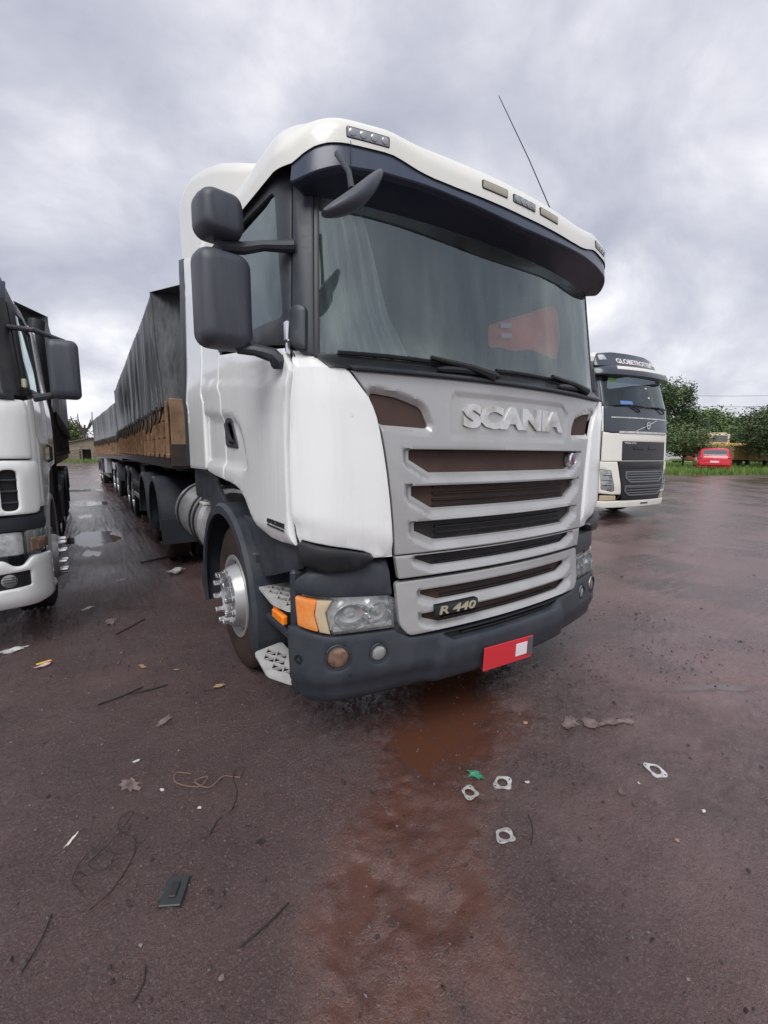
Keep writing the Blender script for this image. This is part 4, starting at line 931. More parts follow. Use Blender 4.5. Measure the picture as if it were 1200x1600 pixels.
# ---------------------------------------------------------------- the white truck cut off at the left edge
lt = thing('tractor_truck', 'white truck cut off by the left edge of the photo, with white bumper', 'truck', (-1.53, 4.13, 0))
LC = Surf(lambda z: lerp(z, ((1.9, 1.215), (3.0, 1.12))), lambda z: .24, lambda z: lerp(z, ((.9, .03), (1.95, .09), (2.95, .36))), 13.); LP = LC.P
LB = Surf(lambda z: 1.235, lambda z: .26, lambda z: lerp(z, ((.30, .06), (.40, .01), (.7, 0.), (1.0, .03))), 13.); LBP = LB.P
VENT = [(.985, 1.40), (.985, 1.09), (1.085, 1.09), (1.085, 1.40)]
VENTR = rcorner(VENT, .04)
panel('front_panel', rcorner([(-1.22, 1.06), (1.22, 1.06), (1.25, 1.47), (-1.25, 1.47)], .05), LP, 'white_paint', lt, .03, .03, .06, [VENTR, mir(VENTR)], lambda s, z: -.015*smooth(1.42, 1.48, z)+.012*smooth(1.25, 1.1, z) if z > 1.4 else 0., .010)
for q in (VENTR, mir(VENTR)):
    vo = panel('vent', q, LP, 'mesh_black', lt, -.02, .01, .06, r=0); sg = 1 if q[0][0] > 0 else -1
    for k in range(3): b = MB(); b.loft([[LP(sg*s, 1.15+.085*k+dz, o_) for dz, o_ in ((0, -.015), (.012, .012), (0, .014), (-.006, -.015))] for s in (.98, 1.035, 1.09)], True, True); b.build('vent_bar', 'dark_plastic', vo)
panel('upper_panel', rcorner([(-1.20, 1.482), (1.20, 1.482), (1.20, 1.93), (-1.20, 1.93)], .03), LP, 'white_paint', lt, .022, .03, .06, r=.010, disp=lambda s, z: -.02*smooth(1.85, 1.95, z))
panel('windscreen', [(-1.06, 1.96), (1.06, 1.96), (.98, 2.78), (-.98, 2.78)], LP, 'windscreen_glass', lt, 0, .005, .1, r=0, solid=False)
panel('cowl', [(-1.12, 1.92), (1.12, 1.92), (1.12, 1.97), (-1.12, 1.97)], LP, 'black_trim', lt, .02, .05, .06, r=.01)
panel('roof_front', [(-1.10, 2.78), (1.10, 2.78), (1.0, 2.98), (-1.0, 2.98)], LP, 'white_paint', lt, .01, .03, .06, r=.03)
panel('sun_visor', [(-1.05, 2.66), (1.05, 2.66), (1.05, 2.80), (-1.05, 2.80)], LP, 'visor_plastic', lt, .16, .02, .06, r=.01)
panel('bumper', rcorner([(-1.42, .72), (-1.16, .735), (-1.09, .66), (-1.03, .66), (-.97, .72), (.97, .72), (1.03, .66), (1.09, .66), (1.16, .735), (1.42, .72), (1.42, .38), (1.15, .33), (-1.15, .33), (-1.42, .38)], .03), LBP, 'white_paint', lt, .0, .04, .05, [rcorner([(.55, .60), (.55, .47), (1.13, .50), (1.13, .62)], .02), rcorner([(-.55, .60), (-1.13, .62), (-1.13, .50), (-.55, .47)], .02)], None, .016, fine=.04)
panel('lamp_band', [(-1.36, .93), (1.36, .93), (1.34, 1.045), (-1.34, 1.045)], LBP, 'dark_plastic', lt, -.01, .06, .05, r=.02)
for sg in (-1, 1):
    mm_ = (lambda q: mir(q)) if sg < 0 else (lambda q: q)
    hb = panel('headlight', mm_(rcorner([(.62, .92), (.62, .75), (1.105, .75), (1.105, .92)], .02)), LBP, 'lamp_back', lt, -.04, .02, .05, r=0)
    panel('lens', mm_(rcorner([(.62, .92), (.62, .75), (1.105, .75), (1.105, .92)], .02)), LBP, 'lens_clear', hb, .0, .005, .05, r=0, solid=False)
    il = panel('indicator', mm_(rcorner([(1.115, .93), (1.115, .75), (1.31, .77), (1.35, .93)], .025)), LBP, 'lens_clear', lt, .002, .03, .04, r=.008)
    panel('indicator_lens', mm_(rcorner([(1.14, .87), (1.14, .765), (1.29, .78), (1.30, .87)], .02)), LBP, 'lamp_glass_rust', il, .006, .02, .04, r=.004)
    fl = panel('fog_lamp', mm_(rcorner([(.55, .60), (.55, .47), (1.13, .50), (1.13, .62)], .02)), LBP, 'black_trim', lt, -.02, .01, .05, r=0)
    T = LB.frame(sg*.99, .557, -.015); b = MB(); b.lathe([(.050, -.01), (.050, .0), (.03, .006), (.0005, .007)], 20, T); b.build('lens', 'lamp_glass_fog', fl)
    for k in range(4): q = MB(); q.box((0, -.03+.02*k, .012), (.085, .004, .006), .001, T); q.build('lens_bar', 'black_trim', fl)
    for k in range(5): b = MB(); b.tube([LBP(sg*(1.03+.02*k), .515, .01), LBP(sg*(1.03+.02*k), .595, .01)], .003, 5); b.build('guard_bar', 'black_trim', fl)
    LD = [(1.29, 1.10), (1.29, 1.95), (1.85, 2.03), (2.35, 2.03), (2.35, 1.36), (2.1, 1.33), (1.85, 1.14), (1.6, 1.08)]
    dr = panel('door', mm_(LD), LP, 'white_paint', lt, .008, .03, .06, disp=lambda s, z: -.02*smooth(1.62, 1.68, z), r=.01)
    panel('corner_panel', mm_(rcorner([(1.215, 1.10), (1.205, 1.93), (1.28, 1.945), (1.28, 1.10)], .015)), LP, 'white_paint', lt, .012, .03, .05, r=.012)
    panel('window_frame', mm_([(1.20, 1.965), (2.35, 2.045), (2.35, 2.75), (1.62, 2.75), (1.14, 2.70)]), LP, 'black_trim', dr, .0, .03, .06, [mm_([(1.27, 2.03), (2.28, 2.10), (2.28, 2.68), (1.64, 2.68), (1.22, 2.62)])], None, .006)
    panel('window', mm_([(1.27, 2.03), (2.28, 2.10), (2.28, 2.68), (1.64, 2.68), (1.22, 2.62)]), LP, 'side_glass', dr, -.012, .004, .1, r=0, solid=False)
    b = MB(); b.tube([LP(sg*2.15, 1.60, .0), LP(sg*2.14, 1.58, .035), LP(sg*2.12, 1.46, .035), LP(sg*2.12, 1.44, 0)], .014, 8); b.build('handle', 'black_trim', dr)
    panel('pillar', mm_([(.975, 2.80), (1.055, 1.96), (1.20, 1.96), (1.12, 2.80)]), LP, 'black_trim', lt, .004, .03, .06, r=.008)
    panel('sleeper_side', mm_([(2.362, 1.37), (2.362, 2.80), (3.2, 2.85), (3.2, 1.40)]), LP, 'white_paint', lt, .006, .03, .08, r=.01)
    panel('side_skirt', mm_([(1.35, .62), (1.35, 1.09), (1.62, 1.07), (1.87, 1.13), (2.12, 1.32), (3.1, 1.39), (3.1, 1.05), (2.2, 1.05), (2.1, 1.22), (1.7, 1.22), (1.45, .9), (1.42, .62)]), LP, 'dark_plastic', lt, -.02, .03, .06, r=.006)
    mirror_head(lt, 'mirror', TR(sg*1.435, .36, 2.19) @ RZ(sg*-5) @ AX_NY, .205, .46, .11, .045)
    b = MB(); b.tube([LP(sg*1.13, 2.49, .0), (sg*1.26, .32, 2.47), (sg*1.38, .36, 2.44), (sg*1.45, .37, 2.42)], [.022, .020, .018, .018], 8); b.build('mirror_arm', 'dark_plastic', lt)
    b = MB(); b.tube([(sg*1.48, .36, 2.0), (sg*1.36, .34, 1.99), (sg*1.22, .30, 1.95)], [.02, .024, .03], 8); b.build('mirror_arm', 'dark_plastic', lt)
    q = LP(sg*1.20, 2.06, .015); b = MB(); b.box(q, (.035, .04, .07), .008); b.build('hinge', 'badge_gold', lt)
    wheel(lt, TR(sg*1.04, 1.25, .50) @ (AX_NX if sg < 0 else AX_X), .50, .29, 'steer', 'rubber')
    guard(lt, 1.25, .50, .64, sg*1.215, sg*.7, -15, 190, 'guard_grey' if sg > 0 else 'dark_plastic', .02, .06, 'wheel_arch')
    step_plate(lt, [(sg*1.02, .36), (sg*1.02, .72), (sg*1.22, .68), (sg*1.25, .50), (sg*1.2, .36)][::-sg], .42)
    b = MB(); b.box((sg*1.0, .62, .72), (.1, .5, .62), .02); b.build('step_well', 'dark_plastic', lt)
    for y_ in (4.7, 6.0):
        wheel(lt, TR(sg*.97, y_, .50) @ (AX_NX if sg < 0 else AX_X), .50, .27, 'drive', 'rubber', nuts=0); guard(lt, y_, .54, .62, sg*1.20, sg*.5, 0, 180, 'mud_guard', .02, .06)
    b = MB(); b.box((sg*.42, 3.6, .9), (.09, 5.8, .28), .01); b.build('chassis_rail', 'chassis_black', lt)
b = MB(); b.box((0, 1.3, 2.93), (2.12, 1.7, .12), .05); b.build('roof', 'white_paint', lt)
b = MB(); b.box((0, 1.15, 1.24), (1.9, 1.5, .4), .03); b.build('engine_bay', 'chassis_black', lt)
b = MB(); b.box((0, 2.25, 2.1), (2.3, .05, 1.5), .02); b.build('cab_back_wall', 'white_paint', lt)
b = MB(); b.box((0, 1.9, 2.2), (2.1, .04, 1.4)); b.build('cabin_lining', 'interior_dark', lt, False)
b = MB(); b.box((0, .6, 1.86), (2.0, .5, .2), .05); b.build('dashboard', 'interior_dark', lt)
b = MB(); b.tube([(1.12, 2.55, .9), (1.13, 2.56, 2.35), (1.14, 2.58, 2.9), (1.16, 2.60, 3.05)], [.10, .10, .085, .085], 12); b.build('exhaust_stack', 'black_trim', lt)
b = MB(); b.box((1.02, 2.75, 1.35), (.32, .5, 1.0), .03); b.build('air_filter', 'chassis_black', lt)
b = MB(); b.box((1.0, 3.35, .82), (.42, .95, .5), .05); b.build('fuel_tank', 'dark_steel', lt)
ltt = trailer('tarpaulin_trailer', 'black covered trailer behind the white truck at the left edge', (-1.63, 7.3, 0), radians(.35), 7.6, 3.36, axles=(5.2, 6.4), group=None, color=False, seed=11, sag=.15, lod=.6)

# ---------------------------------------------------------------- the cream truck parked behind on the right
vt_ = thing('tractor_truck', 'cream tractor truck with dark upper front and roof sign, parked behind on the right', 'truck', (10.90, 5.10, 0), radians(-7)); vt_.scale = (1.035, 1.035, 1.035)
VC = Surf(lambda z: lerp(z, ((2.0, 1.24), (3.6, 1.16))), lambda z: .28, lambda z: lerp(z, ((.3, .05), (.8, 0), (2.0, .06), (2.55, .12), (3.3, .36), (3.75, .62))), 14.); VCP = VC.P
M('volvo_dark', (.045, .055, .072), .28, coat=.3); M('volvo_frame', (.13, .14, .15), .45); M('volvo_black', (.030, .031, .034), .45); M('flag_green', (.22, .42, .16), .5); M('sticker_blue', (.10, .22, .5), .5)
panel('windscreen', [(-1.13, 2.54), (1.13, 2.54), (1.06, 3.24), (-1.06, 3.24)], VCP, 'volvo_glass', vt_, 0, .005, .1, r=0, solid=False)
panel('dark_front_band', [(-1.17, 2.0), (-1.0, 1.97), (1.0, 1.97), (1.17, 2.0), (1.15, 2.535), (-1.15, 2.535)], VCP, 'volvo_dark', vt_, .004, .03, .06, r=.01)
panel('chrome_strip', [(-1.0, 2.285), (1.05, 2.285), (1.05, 2.315), (-1.0, 2.315)], VCP, 'letter_silver', vt_, .012, .02, .06, r=.004)
panel('chrome_strip', [(-.80, 1.955), (.98, 1.955), (.98, 2.005), (-.80, 2.005)], VCP, 'letter_silver', vt_, .016, .03, .06, r=.006)
panel('diagonal_bar', [(-.32, 2.015), (-.27, 2.015), (.52, 2.275), (.47, 2.275)], VCP, 'letter_silver', vt_, .012, .02, .06, r=.003)
b = MB(); T = VC.frame(.10, 2.145, .02); b.lathe([(.085, 0), (.085, .015), (.062, .015), (.062, 0)], 24, T @ Matrix.Diagonal((.8, 1, 1, 1))); b.box((0, 0, .008), (.10, .035, .014), .004, T); b.build('emblem', 'letter_silver', vt_)
panel('front_panel', [(-1.22, 1.34), (-1.20, 1.985), (-1.0, 1.955), (1.0, 1.955), (1.20, 1.985), (1.22, 1.34)], VCP, 'cream_paint', vt_, 0, .03, .06, [rcorner([(-.70, 1.355), (-.70, 1.78), (.97, 1.78), (.97, 1.355)], .02)], None, .01)
ug = panel('upper_grille', rcorner([(-.70, 1.355), (-.70, 1.78), (.97, 1.78), (.97, 1.355)], .02), VCP, 'volvo_black', vt_, -.004, .03, .06, r=.006)
text('maker_lettering', 'VOLVO', VCP, -.64, 1.725, .36, .04, 'letter_silver', ug, .0, .004, .02)
for s0, s1 in ((-.36, .0), (.16, .52)): panel('grille_opening', rcorner([(s0, 1.60), (s1, 1.60), (s1, 1.675), (s0, 1.675)], .015), VCP, 'black_trim', ug, .004, .01, .06, r=.002)
lg = panel('lower_grille', rcorner([(-.80, 1.33), (.95, 1.33), (.82, .46), (-.62, .46)], .03), VCP, 'black_trim', vt_, .01, .03, .06, r=.01)
for k, (z0, z1) in enumerate(((.86, 1.12), (.56, .80))):
    q = rcorner([(-.60, z1), (.80, z1), (.80, z0+.10), (.66, z0), (-.46, z0), (-.60, z0+.10)], .03); q2 = rcorner([(-.56, z1-.035), (.76, z1-.035), (.76, z0+.11), (.645, z0+.035), (-.445, z0+.035), (-.56, z0+.11)], .03)
    panel('grille_frame', q, VCP, 'volvo_frame', lg, .03, .03, .06, [q2], None, .008)
    for j in range(3): panel('grille_bar', [(-.54, z0+.06+.06*j), (.74, z0+.06+.06*j), (.74, z0+.085+.06*j), (-.54, z0+.085+.06*j)], VCP, 'volvo_frame', lg, .022, .02, .1, r=.004)
panel('grille_bar', [(-.70, 1.17), (.74, 1.17), (.74, 1.26), (-.70, 1.26)], VCP, 'mesh_black', lg, .018, .02, .1, r=.004)
for sg in (-1, 1):
    mm_ = (lambda q: q) if sg < 0 else mir
    panel('corner_panel', mm_([(-1.36, .64), (-1.36, 1.33), (-.82, 1.33), (-.66, .60), (-.9, .60)]), VCP, 'cream_paint', vt_, .006, .03, .06, [mm_(rcorner([(-1.24, 1.17), (-.98, 1.13), (-.86, .68), (-.93, .66), (-1.20, .72)], .03))], None, .014)
    hb = panel('headlight', mm_(rcorner([(-1.24, 1.17), (-.98, 1.13), (-.86, .68), (-.93, .66), (-1.20, .72)], .03)), VCP, 'lamp_back', vt_, -.02, .02, .06, r=0)
    panel('lens', mm_(rcorner([(-1.24, 1.17), (-.98, 1.13), (-.86, .68), (-.93, .66), (-1.20, .72)], .03)), VCP, 'lens_clear', hb, .006, .004, .06, r=0, solid=False)
    for k in range(3): panel('lamp_divider', mm_([(-1.18, .80+.11*k), (-.95, .79+.11*k), (-.95, .81+.11*k), (-1.18, .82+.11*k)]), VCP, 'black_trim', hb, -.004, .01, .06, r=.002)
    panel('fog_lamp', mm_(rcorner([(-1.20, .585), (-.80, .575), (-.78, .47), (-1.20, .46)], .02)), VCP, 'lamp_tan', vt_, -.004, .03, .06, r=.008)
    panel('bumper_corner_vent', mm_(rcorner([(-1.36, .60), (-1.22, .60), (-1.22, .46), (-1.36, .46)], .02)), VCP, 'black_trim', vt_, -.004, .03, .06, r=.008)
    panel('corner_shell', mm_([(-1.38, 1.345), (-1.36, 2.52), (-1.16, 2.54), (-1.18, 1.995), (-1.23, 1.99), (-1.235, 1.345)]), VCP, 'cream_paint', vt_, .002, .03, .06, r=.012)
    dr = panel('door', mm_([(-1.395, 1.0), (-1.375, 2.52), (-2.5, 2.56), (-2.5, 1.35), (-2.1, 1.3), (-1.8, 1.0)]), VCP, 'cream_paint', vt_, .004, .03, .08, r=.01)
    panel('window_frame', mm_([(-1.20, 2.55), (-2.5, 2.58), (-2.5, 3.25), (-1.8, 3.25), (-1.13, 3.20)]), VCP, 'volvo_dark', dr, 0, .03, .08, [mm_([(-1.30, 2.62), (-2.42, 2.65), (-2.42, 3.18), (-1.8, 3.18), (-1.24, 3.12)])], None, .006)
    panel('window', mm_([(-1.30, 2.62), (-2.42, 2.65), (-2.42, 3.18), (-1.8, 3.18), (-1.24, 3.12)]), VCP, 'volvo_glass', dr, -.01, .004, .1, r=0, solid=False)
    panel('pillar', mm_([(-1.055, 3.25), (-1.13, 2.54), (-1.20, 2.54), (-1.13, 3.25)]), VCP, 'volvo_dark', vt_, .004, .03, .06, r=.008)
    panel('sleeper_side', mm_([(-2.512, 1.36), (-2.512, 3.28), (-3.4, 3.5), (-3.4, 1.40)]), VCP, 'cream_paint', vt_, .004, .03, .1, r=.01)
    panel('side_skirt', mm_([(-1.39, .62), (-1.39, .99), (-1.79, .99), (-2.1, 1.29), (-3.3, 1.39), (-3.3, 1.15), (-2.5, 1.15), (-2.1, 1.2), (-1.75, .9), (-1.7, .62)]), VCP, 'dark_plastic', vt_, -.01, .03, .06, r=.006)
    wheel(vt_, TR(sg*1.02, 1.40, .52) @ (AX_NX if sg < 0 else AX_X), .52, .30, 'steer', nuts=0)
    guard(vt_, 1.40, .52, .66, sg*1.23, sg*.7, -15, 190, 'dark_plastic', .02, .06, 'wheel_arch')
    for y_ in (4.9, 6.25):
        wheel(vt_, TR(sg*.97, y_, .52) @ (AX_NX if sg < 0 else AX_X), .52, .28, 'drive', nuts=0)
panel('bumper', rcorner([(-1.40, .45), (-1.36, .62), (-1.25, .62), (-1.23, .455), (1.23, .455), (1.25, .62), (1.36, .62), (1.40, .45), (1.40, .34), (1.1, .30), (-1.1, .30), (-1.40, .34)], .02), VCP, 'cream_paint', vt_, .012, .04, .06, r=.014)
panel('bumper_slot', [(.0, .36), (.30, .36), (.28, .395), (.02, .395)], VCP, 'black_trim', vt_, .016, .01, .06, r=0)
panel('sun_visor', rcorner([(-1.26, 3.22), (1.26, 3.22), (1.24, 3.36), (.9, 3.42), (-.9, 3.42), (-1.24, 3.36)], .03), VCP, 'volvo_dark', vt_, .20, .20, .06, r=.02)
panel('visor_strip', [(-.80, 3.345), (.95, 3.345), (.95, 3.425), (-.75, 3.425)], VCP, 'cream_paint', vt_, .205, .04, .06, r=.01)
rs_ = panel('roof_sign', rcorner([(-1.16, 3.44), (1.16, 3.44), (1.0, 3.74), (.6, 3.79), (-.6, 3.79), (-1.0, 3.74)], .06), VCP, 'volvo_dark', vt_, .05, .06, .06, r=.02)
text('roof_lettering', 'GLOBETROTTER', VCP, -.55, 3.53, 1.35, .12, 'plate_white', rs_, .05, .006, .02)
for sg in (-1, 1): panel('roof_lamp', rcorner([(sg*.80, 3.60), (sg*1.0, 3.58), (sg*.98, 3.70), (sg*.82, 3.72)], .02), VCP, 'lamp_back', rs_, .056, .02, .06, r=.006)
b = MB(); b.box((0, 1.6, 3.62), (2.2, 1.9, .30), .10); b.build('roof', 'cream_paint', vt_)
b = MB(); b.box((0, 1.4, 1.25), (2.0, 1.9, .5), .03); b.build('engine_bay', 'chassis_black', vt_)
b = MB(); b.box((0, 2.3, 2.3), (2.3, .05, 2.2), .02); b.build('cab_back_wall', 'cream_paint', vt_)
b = MB(); b.box((0, 1.9, 2.7), (2.1, .04, 1.6)); b.box((0, .55, 2.42), (2.0, .5, .2), .05); b.build('cabin_lining', 'interior_dark', vt_, False)
for sg in (-1, 1): b = MB(); b.box((sg*.42, 4.2, .92), (.09, 6.0, .28), .01); b.build('chassis_rail', 'chassis_black', vt_)
for s0, s1, z_ in ((-.95, -.05, 2.56), (.05, .95, 2.55)):
    b = MB(); b.tube([VCP(s0+(s1-s0)*i/8, z_-.01*i/8+.02*sin(pi*i/8), .03) for i in range(9)], .016, 6); wv = b.build('wiper', 'black_trim', vt_)
    b = MB(); b.tube([VCP(s1-.15, 2.44, .02), VCP(s1-.2, 2.47, .05), VCP((s0+s1)/2, z_+.01, .04)], .018, 6); b.build('wiper_arm', 'black_trim', wv)
for s_, z_, w_, h_, mt in ((-.82, 3.12, .20, .10, 'flag_green'), (-.55, 2.62, .36, .10, 'sticker_blue'), (.22, 3.0, .08, .035, 'plate_white'), (.26, 2.78, .07, .03, 'plate_white')):
    panel('window_sticker', rcorner([(s_-w_/2, z_-h_/2), (s_+w_/2, z_-h_/2), (s_+w_/2, z_+h_/2), (s_-w_/2, z_+h_/2)], .02), VCP, mt, vt_, .003, .002, .06, r=0)
# ---------------------------------------------------------------- verge, trees and far things
def lat(l, d): return (.827*l+.562*d, -.562*l+.827*d)          # along / into the photo's right-hand distance
def grid_sheet(name, P, nu, nv, mat, **kw):
    v = [P(i/nu, j/nv) for j in range(nv+1) for i in range(nu+1)]
    return mesh_obj(name, v, [(j*(nu+1)+i, j*(nu+1)+i+1, (j+1)*(nu+1)+i+1, (j+1)*(nu+1)+i) for j in range(nv) for i in range(nu)], mat, **kw)
def verge(u, v):
    l = -4+64*u; d0 = 24.1+1.0*(float(fbm(np.array([l]), np.array([2.]), .5, 3, 4)[0])-.5); x, y = lat(l, d0+(v**2)*60); return (x, y, rise_z(x, y)+.018+.02*min(1, v*8))
grid_sheet('grass_verge', verge, 120, 40, 'grass', kind='structure')
def verge_l(u, v):
    x = -14+26*u; y0 = 69.5+1.2*(float(fbm(np.array([x]), np.array([1.]), .6, 3, 6)[0])-.5); y = y0+(v**2)*70; return (x, y, rise_z(x, y)+.02+.02*min(1, v*8))
grid_sheet('grass_verge', verge_l, 40, 20, 'grass', kind='structure')
def blades(name, pts, hmin, hmax, mat, label, seed=3):
    rs = np.random.RandomState(seed); n = len(pts); a = rs.rand(n)*2*pi; h = hmin+(hmax-hmin)*rs.rand(n)**1.6; w = .012+.02*rs.rand(n); le = (rs.rand(n, 2)-.5)*h[:, None]*.9
    z = terrain(pts[:, 0], pts[:, 1]); c, s = np.cos(a)*w, np.sin(a)*w
    A = np.stack([pts[:, 0]-c, pts[:, 1]-s, z], 1); B_ = np.stack([pts[:, 0]+c, pts[:, 1]+s, z], 1); T_ = np.stack([pts[:, 0]+le[:, 0], pts[:, 1]+le[:, 1], z+h], 1)
    v = np.stack([A, B_, T_], 1).reshape(-1, 3); mesh_obj(name, [tuple(q) for q in v], [(3*i, 3*i+1, 3*i+2) for i in range(n)], mat, None, None, False, label=label, category='grass', kind='stuff') if False else \
        mesh_obj(name, [tuple(q) for q in v], [(3*i, 3*i+1, 3*i+2) for i in range(n)], mat, None, None, False, label=label, cat='grass', kind='stuff')
rs = np.random.RandomState(5); n = 34000; l = 10+26*rs.rand(n); d = 23.6+12*rs.rand(n)**1.7; d += .8*(fbm(l, l*0+2, .5, 3, 4)-.5)
blades('grass', np.stack([.827*l+.562*d, -.562*l+.827*d], 1), .10, .48, 'grass', 'green grass growing along the verge on the right')
n = 5000; x = -9+16*rs.rand(n); y = 69.4+5*rs.rand(n)**1.5; blades('grass', np.stack([x, y], 1), .15, .6, 'grass', 'green grass in front of the shed between the trucks', 8)

def tree(label, base, H, R, mat, trunk_h, flat=.7, clumps=60, per=90, leaf=.22, seed=1, cat='tree', name='tree', lean=(0, 0), limbs=6, gap=.8, group=None, bare=False):
    rs = np.random.RandomState(seed); root = thing(name, label, cat, base, 0, group)
    b = MB(); ch = H-trunk_h; cz = trunk_h+ch*.45; th_ = max(.06, H*.022)
    top = (lean[0], lean[1], trunk_h+ch*.55); b.tube([(0, 0, -.1), (lean[0]*.2+.05, lean[1]*.2, trunk_h*.5), (lean[0]*.5, lean[1]*.5, trunk_h), top], [th_*1.3, th_, th_*.8, th_*.25], 8)
    for k in range(limbs):
        a = 2*pi*k/limbs+rs.rand(); r = R*(.55+.3*rs.rand()); z0 = trunk_h*(.75+.25*rs.rand())
        b.tube([(lean[0]*.45, lean[1]*.45, z0), (lean[0]*.5+r*.5*cos(a), lean[1]*.5+r*.5*sin(a), z0+ch*.28), (lean[0]+r*cos(a), lean[1]+r*sin(a), z0+ch*(.4+.3*rs.rand()))], [th_*.55, th_*.35, th_*.12], 6)
    b.build('trunk', 'bark', root)
    C = []
    for k in range(clumps):
        a = rs.rand()*2*pi; u = rs.rand()*2-1; rr_ = (.45+.55*rs.rand()**.5); q = sqrt(max(0, 1-u*u))
        C.append((lean[0]+R*rr_*q*cos(a)*(.85+.3*rs.rand()), lean[1]+R*rr_*q*sin(a)*(.85+.3*rs.rand()), cz+ch*.5*u*rr_+ch*.03))
    C = np.array(C); C[:, 2] = np.clip(C[:, 2], trunk_h*.8, H); N_ = clumps*per
    sz = R*.24*gap*(.6+.8*rs.rand(clumps)); P_ = np.repeat(C, per, 0)+np.clip(rs.randn(N_, 3), -1.7, 1.7)*np.repeat(sz, per)[:, None]*np.array([1, 1, flat])
    n_ = rs.randn(N_, 3); n_[:, 2] = np.abs(n_[:, 2])+.4; n_ /= np.linalg.norm(n_, axis=1)[:, None]; t = np.cross(n_, rs.randn(N_, 3)); t /= np.linalg.norm(t, axis=1)[:, None]; s_ = np.cross(n_, t)
    L_ = leaf*(.6+.8*rs.rand(N_))[:, None]; v = np.stack([P_-t*L_, P_+s_*L_*.45, P_+t*L_, P_-s_*L_*.45], 1).reshape(-1, 3)
    mesh_obj('crown', [tuple(q) for q in v], [(4*i, 4*i+1, 4*i+2, 4*i+3) for i in range(N_)], mat, root, None, False)
    return root
def gz(x, y): return ground_z(x, y)
def at(x, y): return (x, y, gz(x, y)-.02)
tree('tall dark evergreen tree rising just behind the cream truck', at(41.6, 18.0), 6.9, 2.3, 'leaf_dark', 1.6, .8, 90, 230, .11, 1)
tree('broad green tree behind the spreading tree, right of the cream truck', at(51.4, 18.9), 5.3, 2.9, 'leaf_mid', 1.4, .7, 90, 230, .12, 2)
tree('rounded green tree low behind the yellow cab', at(53.0, 15.9), 3.9, 2.8, 'leaf_mid', 1.0, .7, 70, 200, .12, 12)
tree('small spreading tree with forked trunk on the verge, left of the red car', at(31.9, 12.6), 2.75, 1.5, 'leaf_light', .95, .4, 70, 110, .075, 3, limbs=7, gap=.8)
tree('far dark tree on the skyline behind the yellow cab', (98.6, 30.8, .4), 7.9, 3.6, 'leaf_dark', 3.2, .6, 60, 160, .2, 4)
tree('large leafy tree at the right edge overhanging the tan dump body', at(37.0, 8.3), 3.9, 2.3, 'leaf_dark', 1.3, .8, 100, 230, .085, 5, lean=(-.9, .5))
tree('bushy green tree behind the tan dump body', at(44.6, 12.2), 3.5, 2.2, 'leaf_mid', .6, .8, 80, 200, .10, 6)
for k, (l, d, h, r) in enumerate(((33, 60, 2.6, 4.0), (41, 62, 2.4, 4.0), (48, 60, 2.8, 4), (55, 66, 3.4, 4.5), (26, 60, 3.6, 4.0))):
    x, y = lat(l, d); tree(('low bush in the far hedge seen left of the red car', 'low bush in the far hedge seen above the red car', 'taller bush in the far hedge behind the tan dump body', 'farthest bush in the hedge toward the right edge', 'bush in the far hedge hidden mostly by the cream truck')[k], at(x, y), h, r, 'leaf_dark', .3, .7, 50, 160, .16, 20+k, 'bush', 'bush', limbs=3, group='bushes of the far hedge')
tree('green tree with bare forked branches behind the shed at the far left', (-2.2, 80.5, 0), 5.6, 2.6, 'leaf_mid', 1.5, .8, 80, 160, .16, 7)
bt = thing('bare_tree', 'bare grey branches sticking up beside the tree behind the shed', 'tree', (.0, 77, 0)); b = MB(); rq = random.Random(4)
b.tube([(0, 0, 0), (0, 0, 3.5), (.1, 0, 5.2)], [.2, .16, .12], 6)
for k in range(7):
    a = rq.uniform(-1.6, 1.6); h = rq.uniform(5.6, 7.4); b.tube([(0, 0, rq.uniform(3.2, 4.8)), (a*.6, 0, 4.9), (a, rq.uniform(-.4, .4), 5.8), (a*1.05, 0, h)], [.10, .09, .075, .05], 6)
b.build('trunk', 'bark', bt)

# shed and rail fence far down the lane
M('shed_wall', (.30, .25, .20), .85, col2=(.20, .16, .13), nscale=1.5, stretch=(4, 4, .6)); M('shed_roof', (.15, .13, .12), .8, col2=(.22, .19, .16), nscale=1.5); M('rail_wood', (.16, .12, .095), .9, col2=(.24, .19, .15), nscale=4)
sh = thing('shed', 'brown wooden shed with low gable roof far down the lane', 'shed', (-1.0, 75.5, 0), radians(-4))
pts = [(-4.2, 0), (3.6, 0), (3.6, 2.3), (1.9, 3.3), (-4.2, 1.75)]
panel('wall', pts, lambda u, v, w: (u, -w, v), 'shed_wall', sh, 0, .15, .8, [[(.2, .05), (1.6, .05), (1.6, 1.7), (.2, 1.7)]], r=0)
b = MB(); b.box((0, 0, 0), (6.6, 5.0, .10), .02, TR(-1.25, 2.2, 2.58) @ RY(-14.2)); b.build('roof', 'shed_roof', sh); b = MB(); b.box((0, 0, 0), (2.2, 5.0, .10), .02, TR(2.85, 2.2, 2.80) @ RY(30)); b.build('roof', 'shed_roof', sh)
b = MB(); b.box((.9, 1.5, 1), (2, .1, 2)); b.build('doorway', 'interior_dark', sh, False)
for k in range(8): b = MB(); b.box((-4.0+.5*k, -.03, .85), (.42, .04, 1.6), .01); b.build('plank', 'shed_wall', sh)
fn = thing('rail_fence', 'dark wooden rail fence with gate posts in front of the shed', 'fence', (-1.0, 72.6, 0))
for k in range(6): b = MB(); b.box((-4+1.5*k, 0, .8), (.16, .16, 1.7 if k != 3 else 2.3), .02); b.build('post', 'rail_wood', fn)
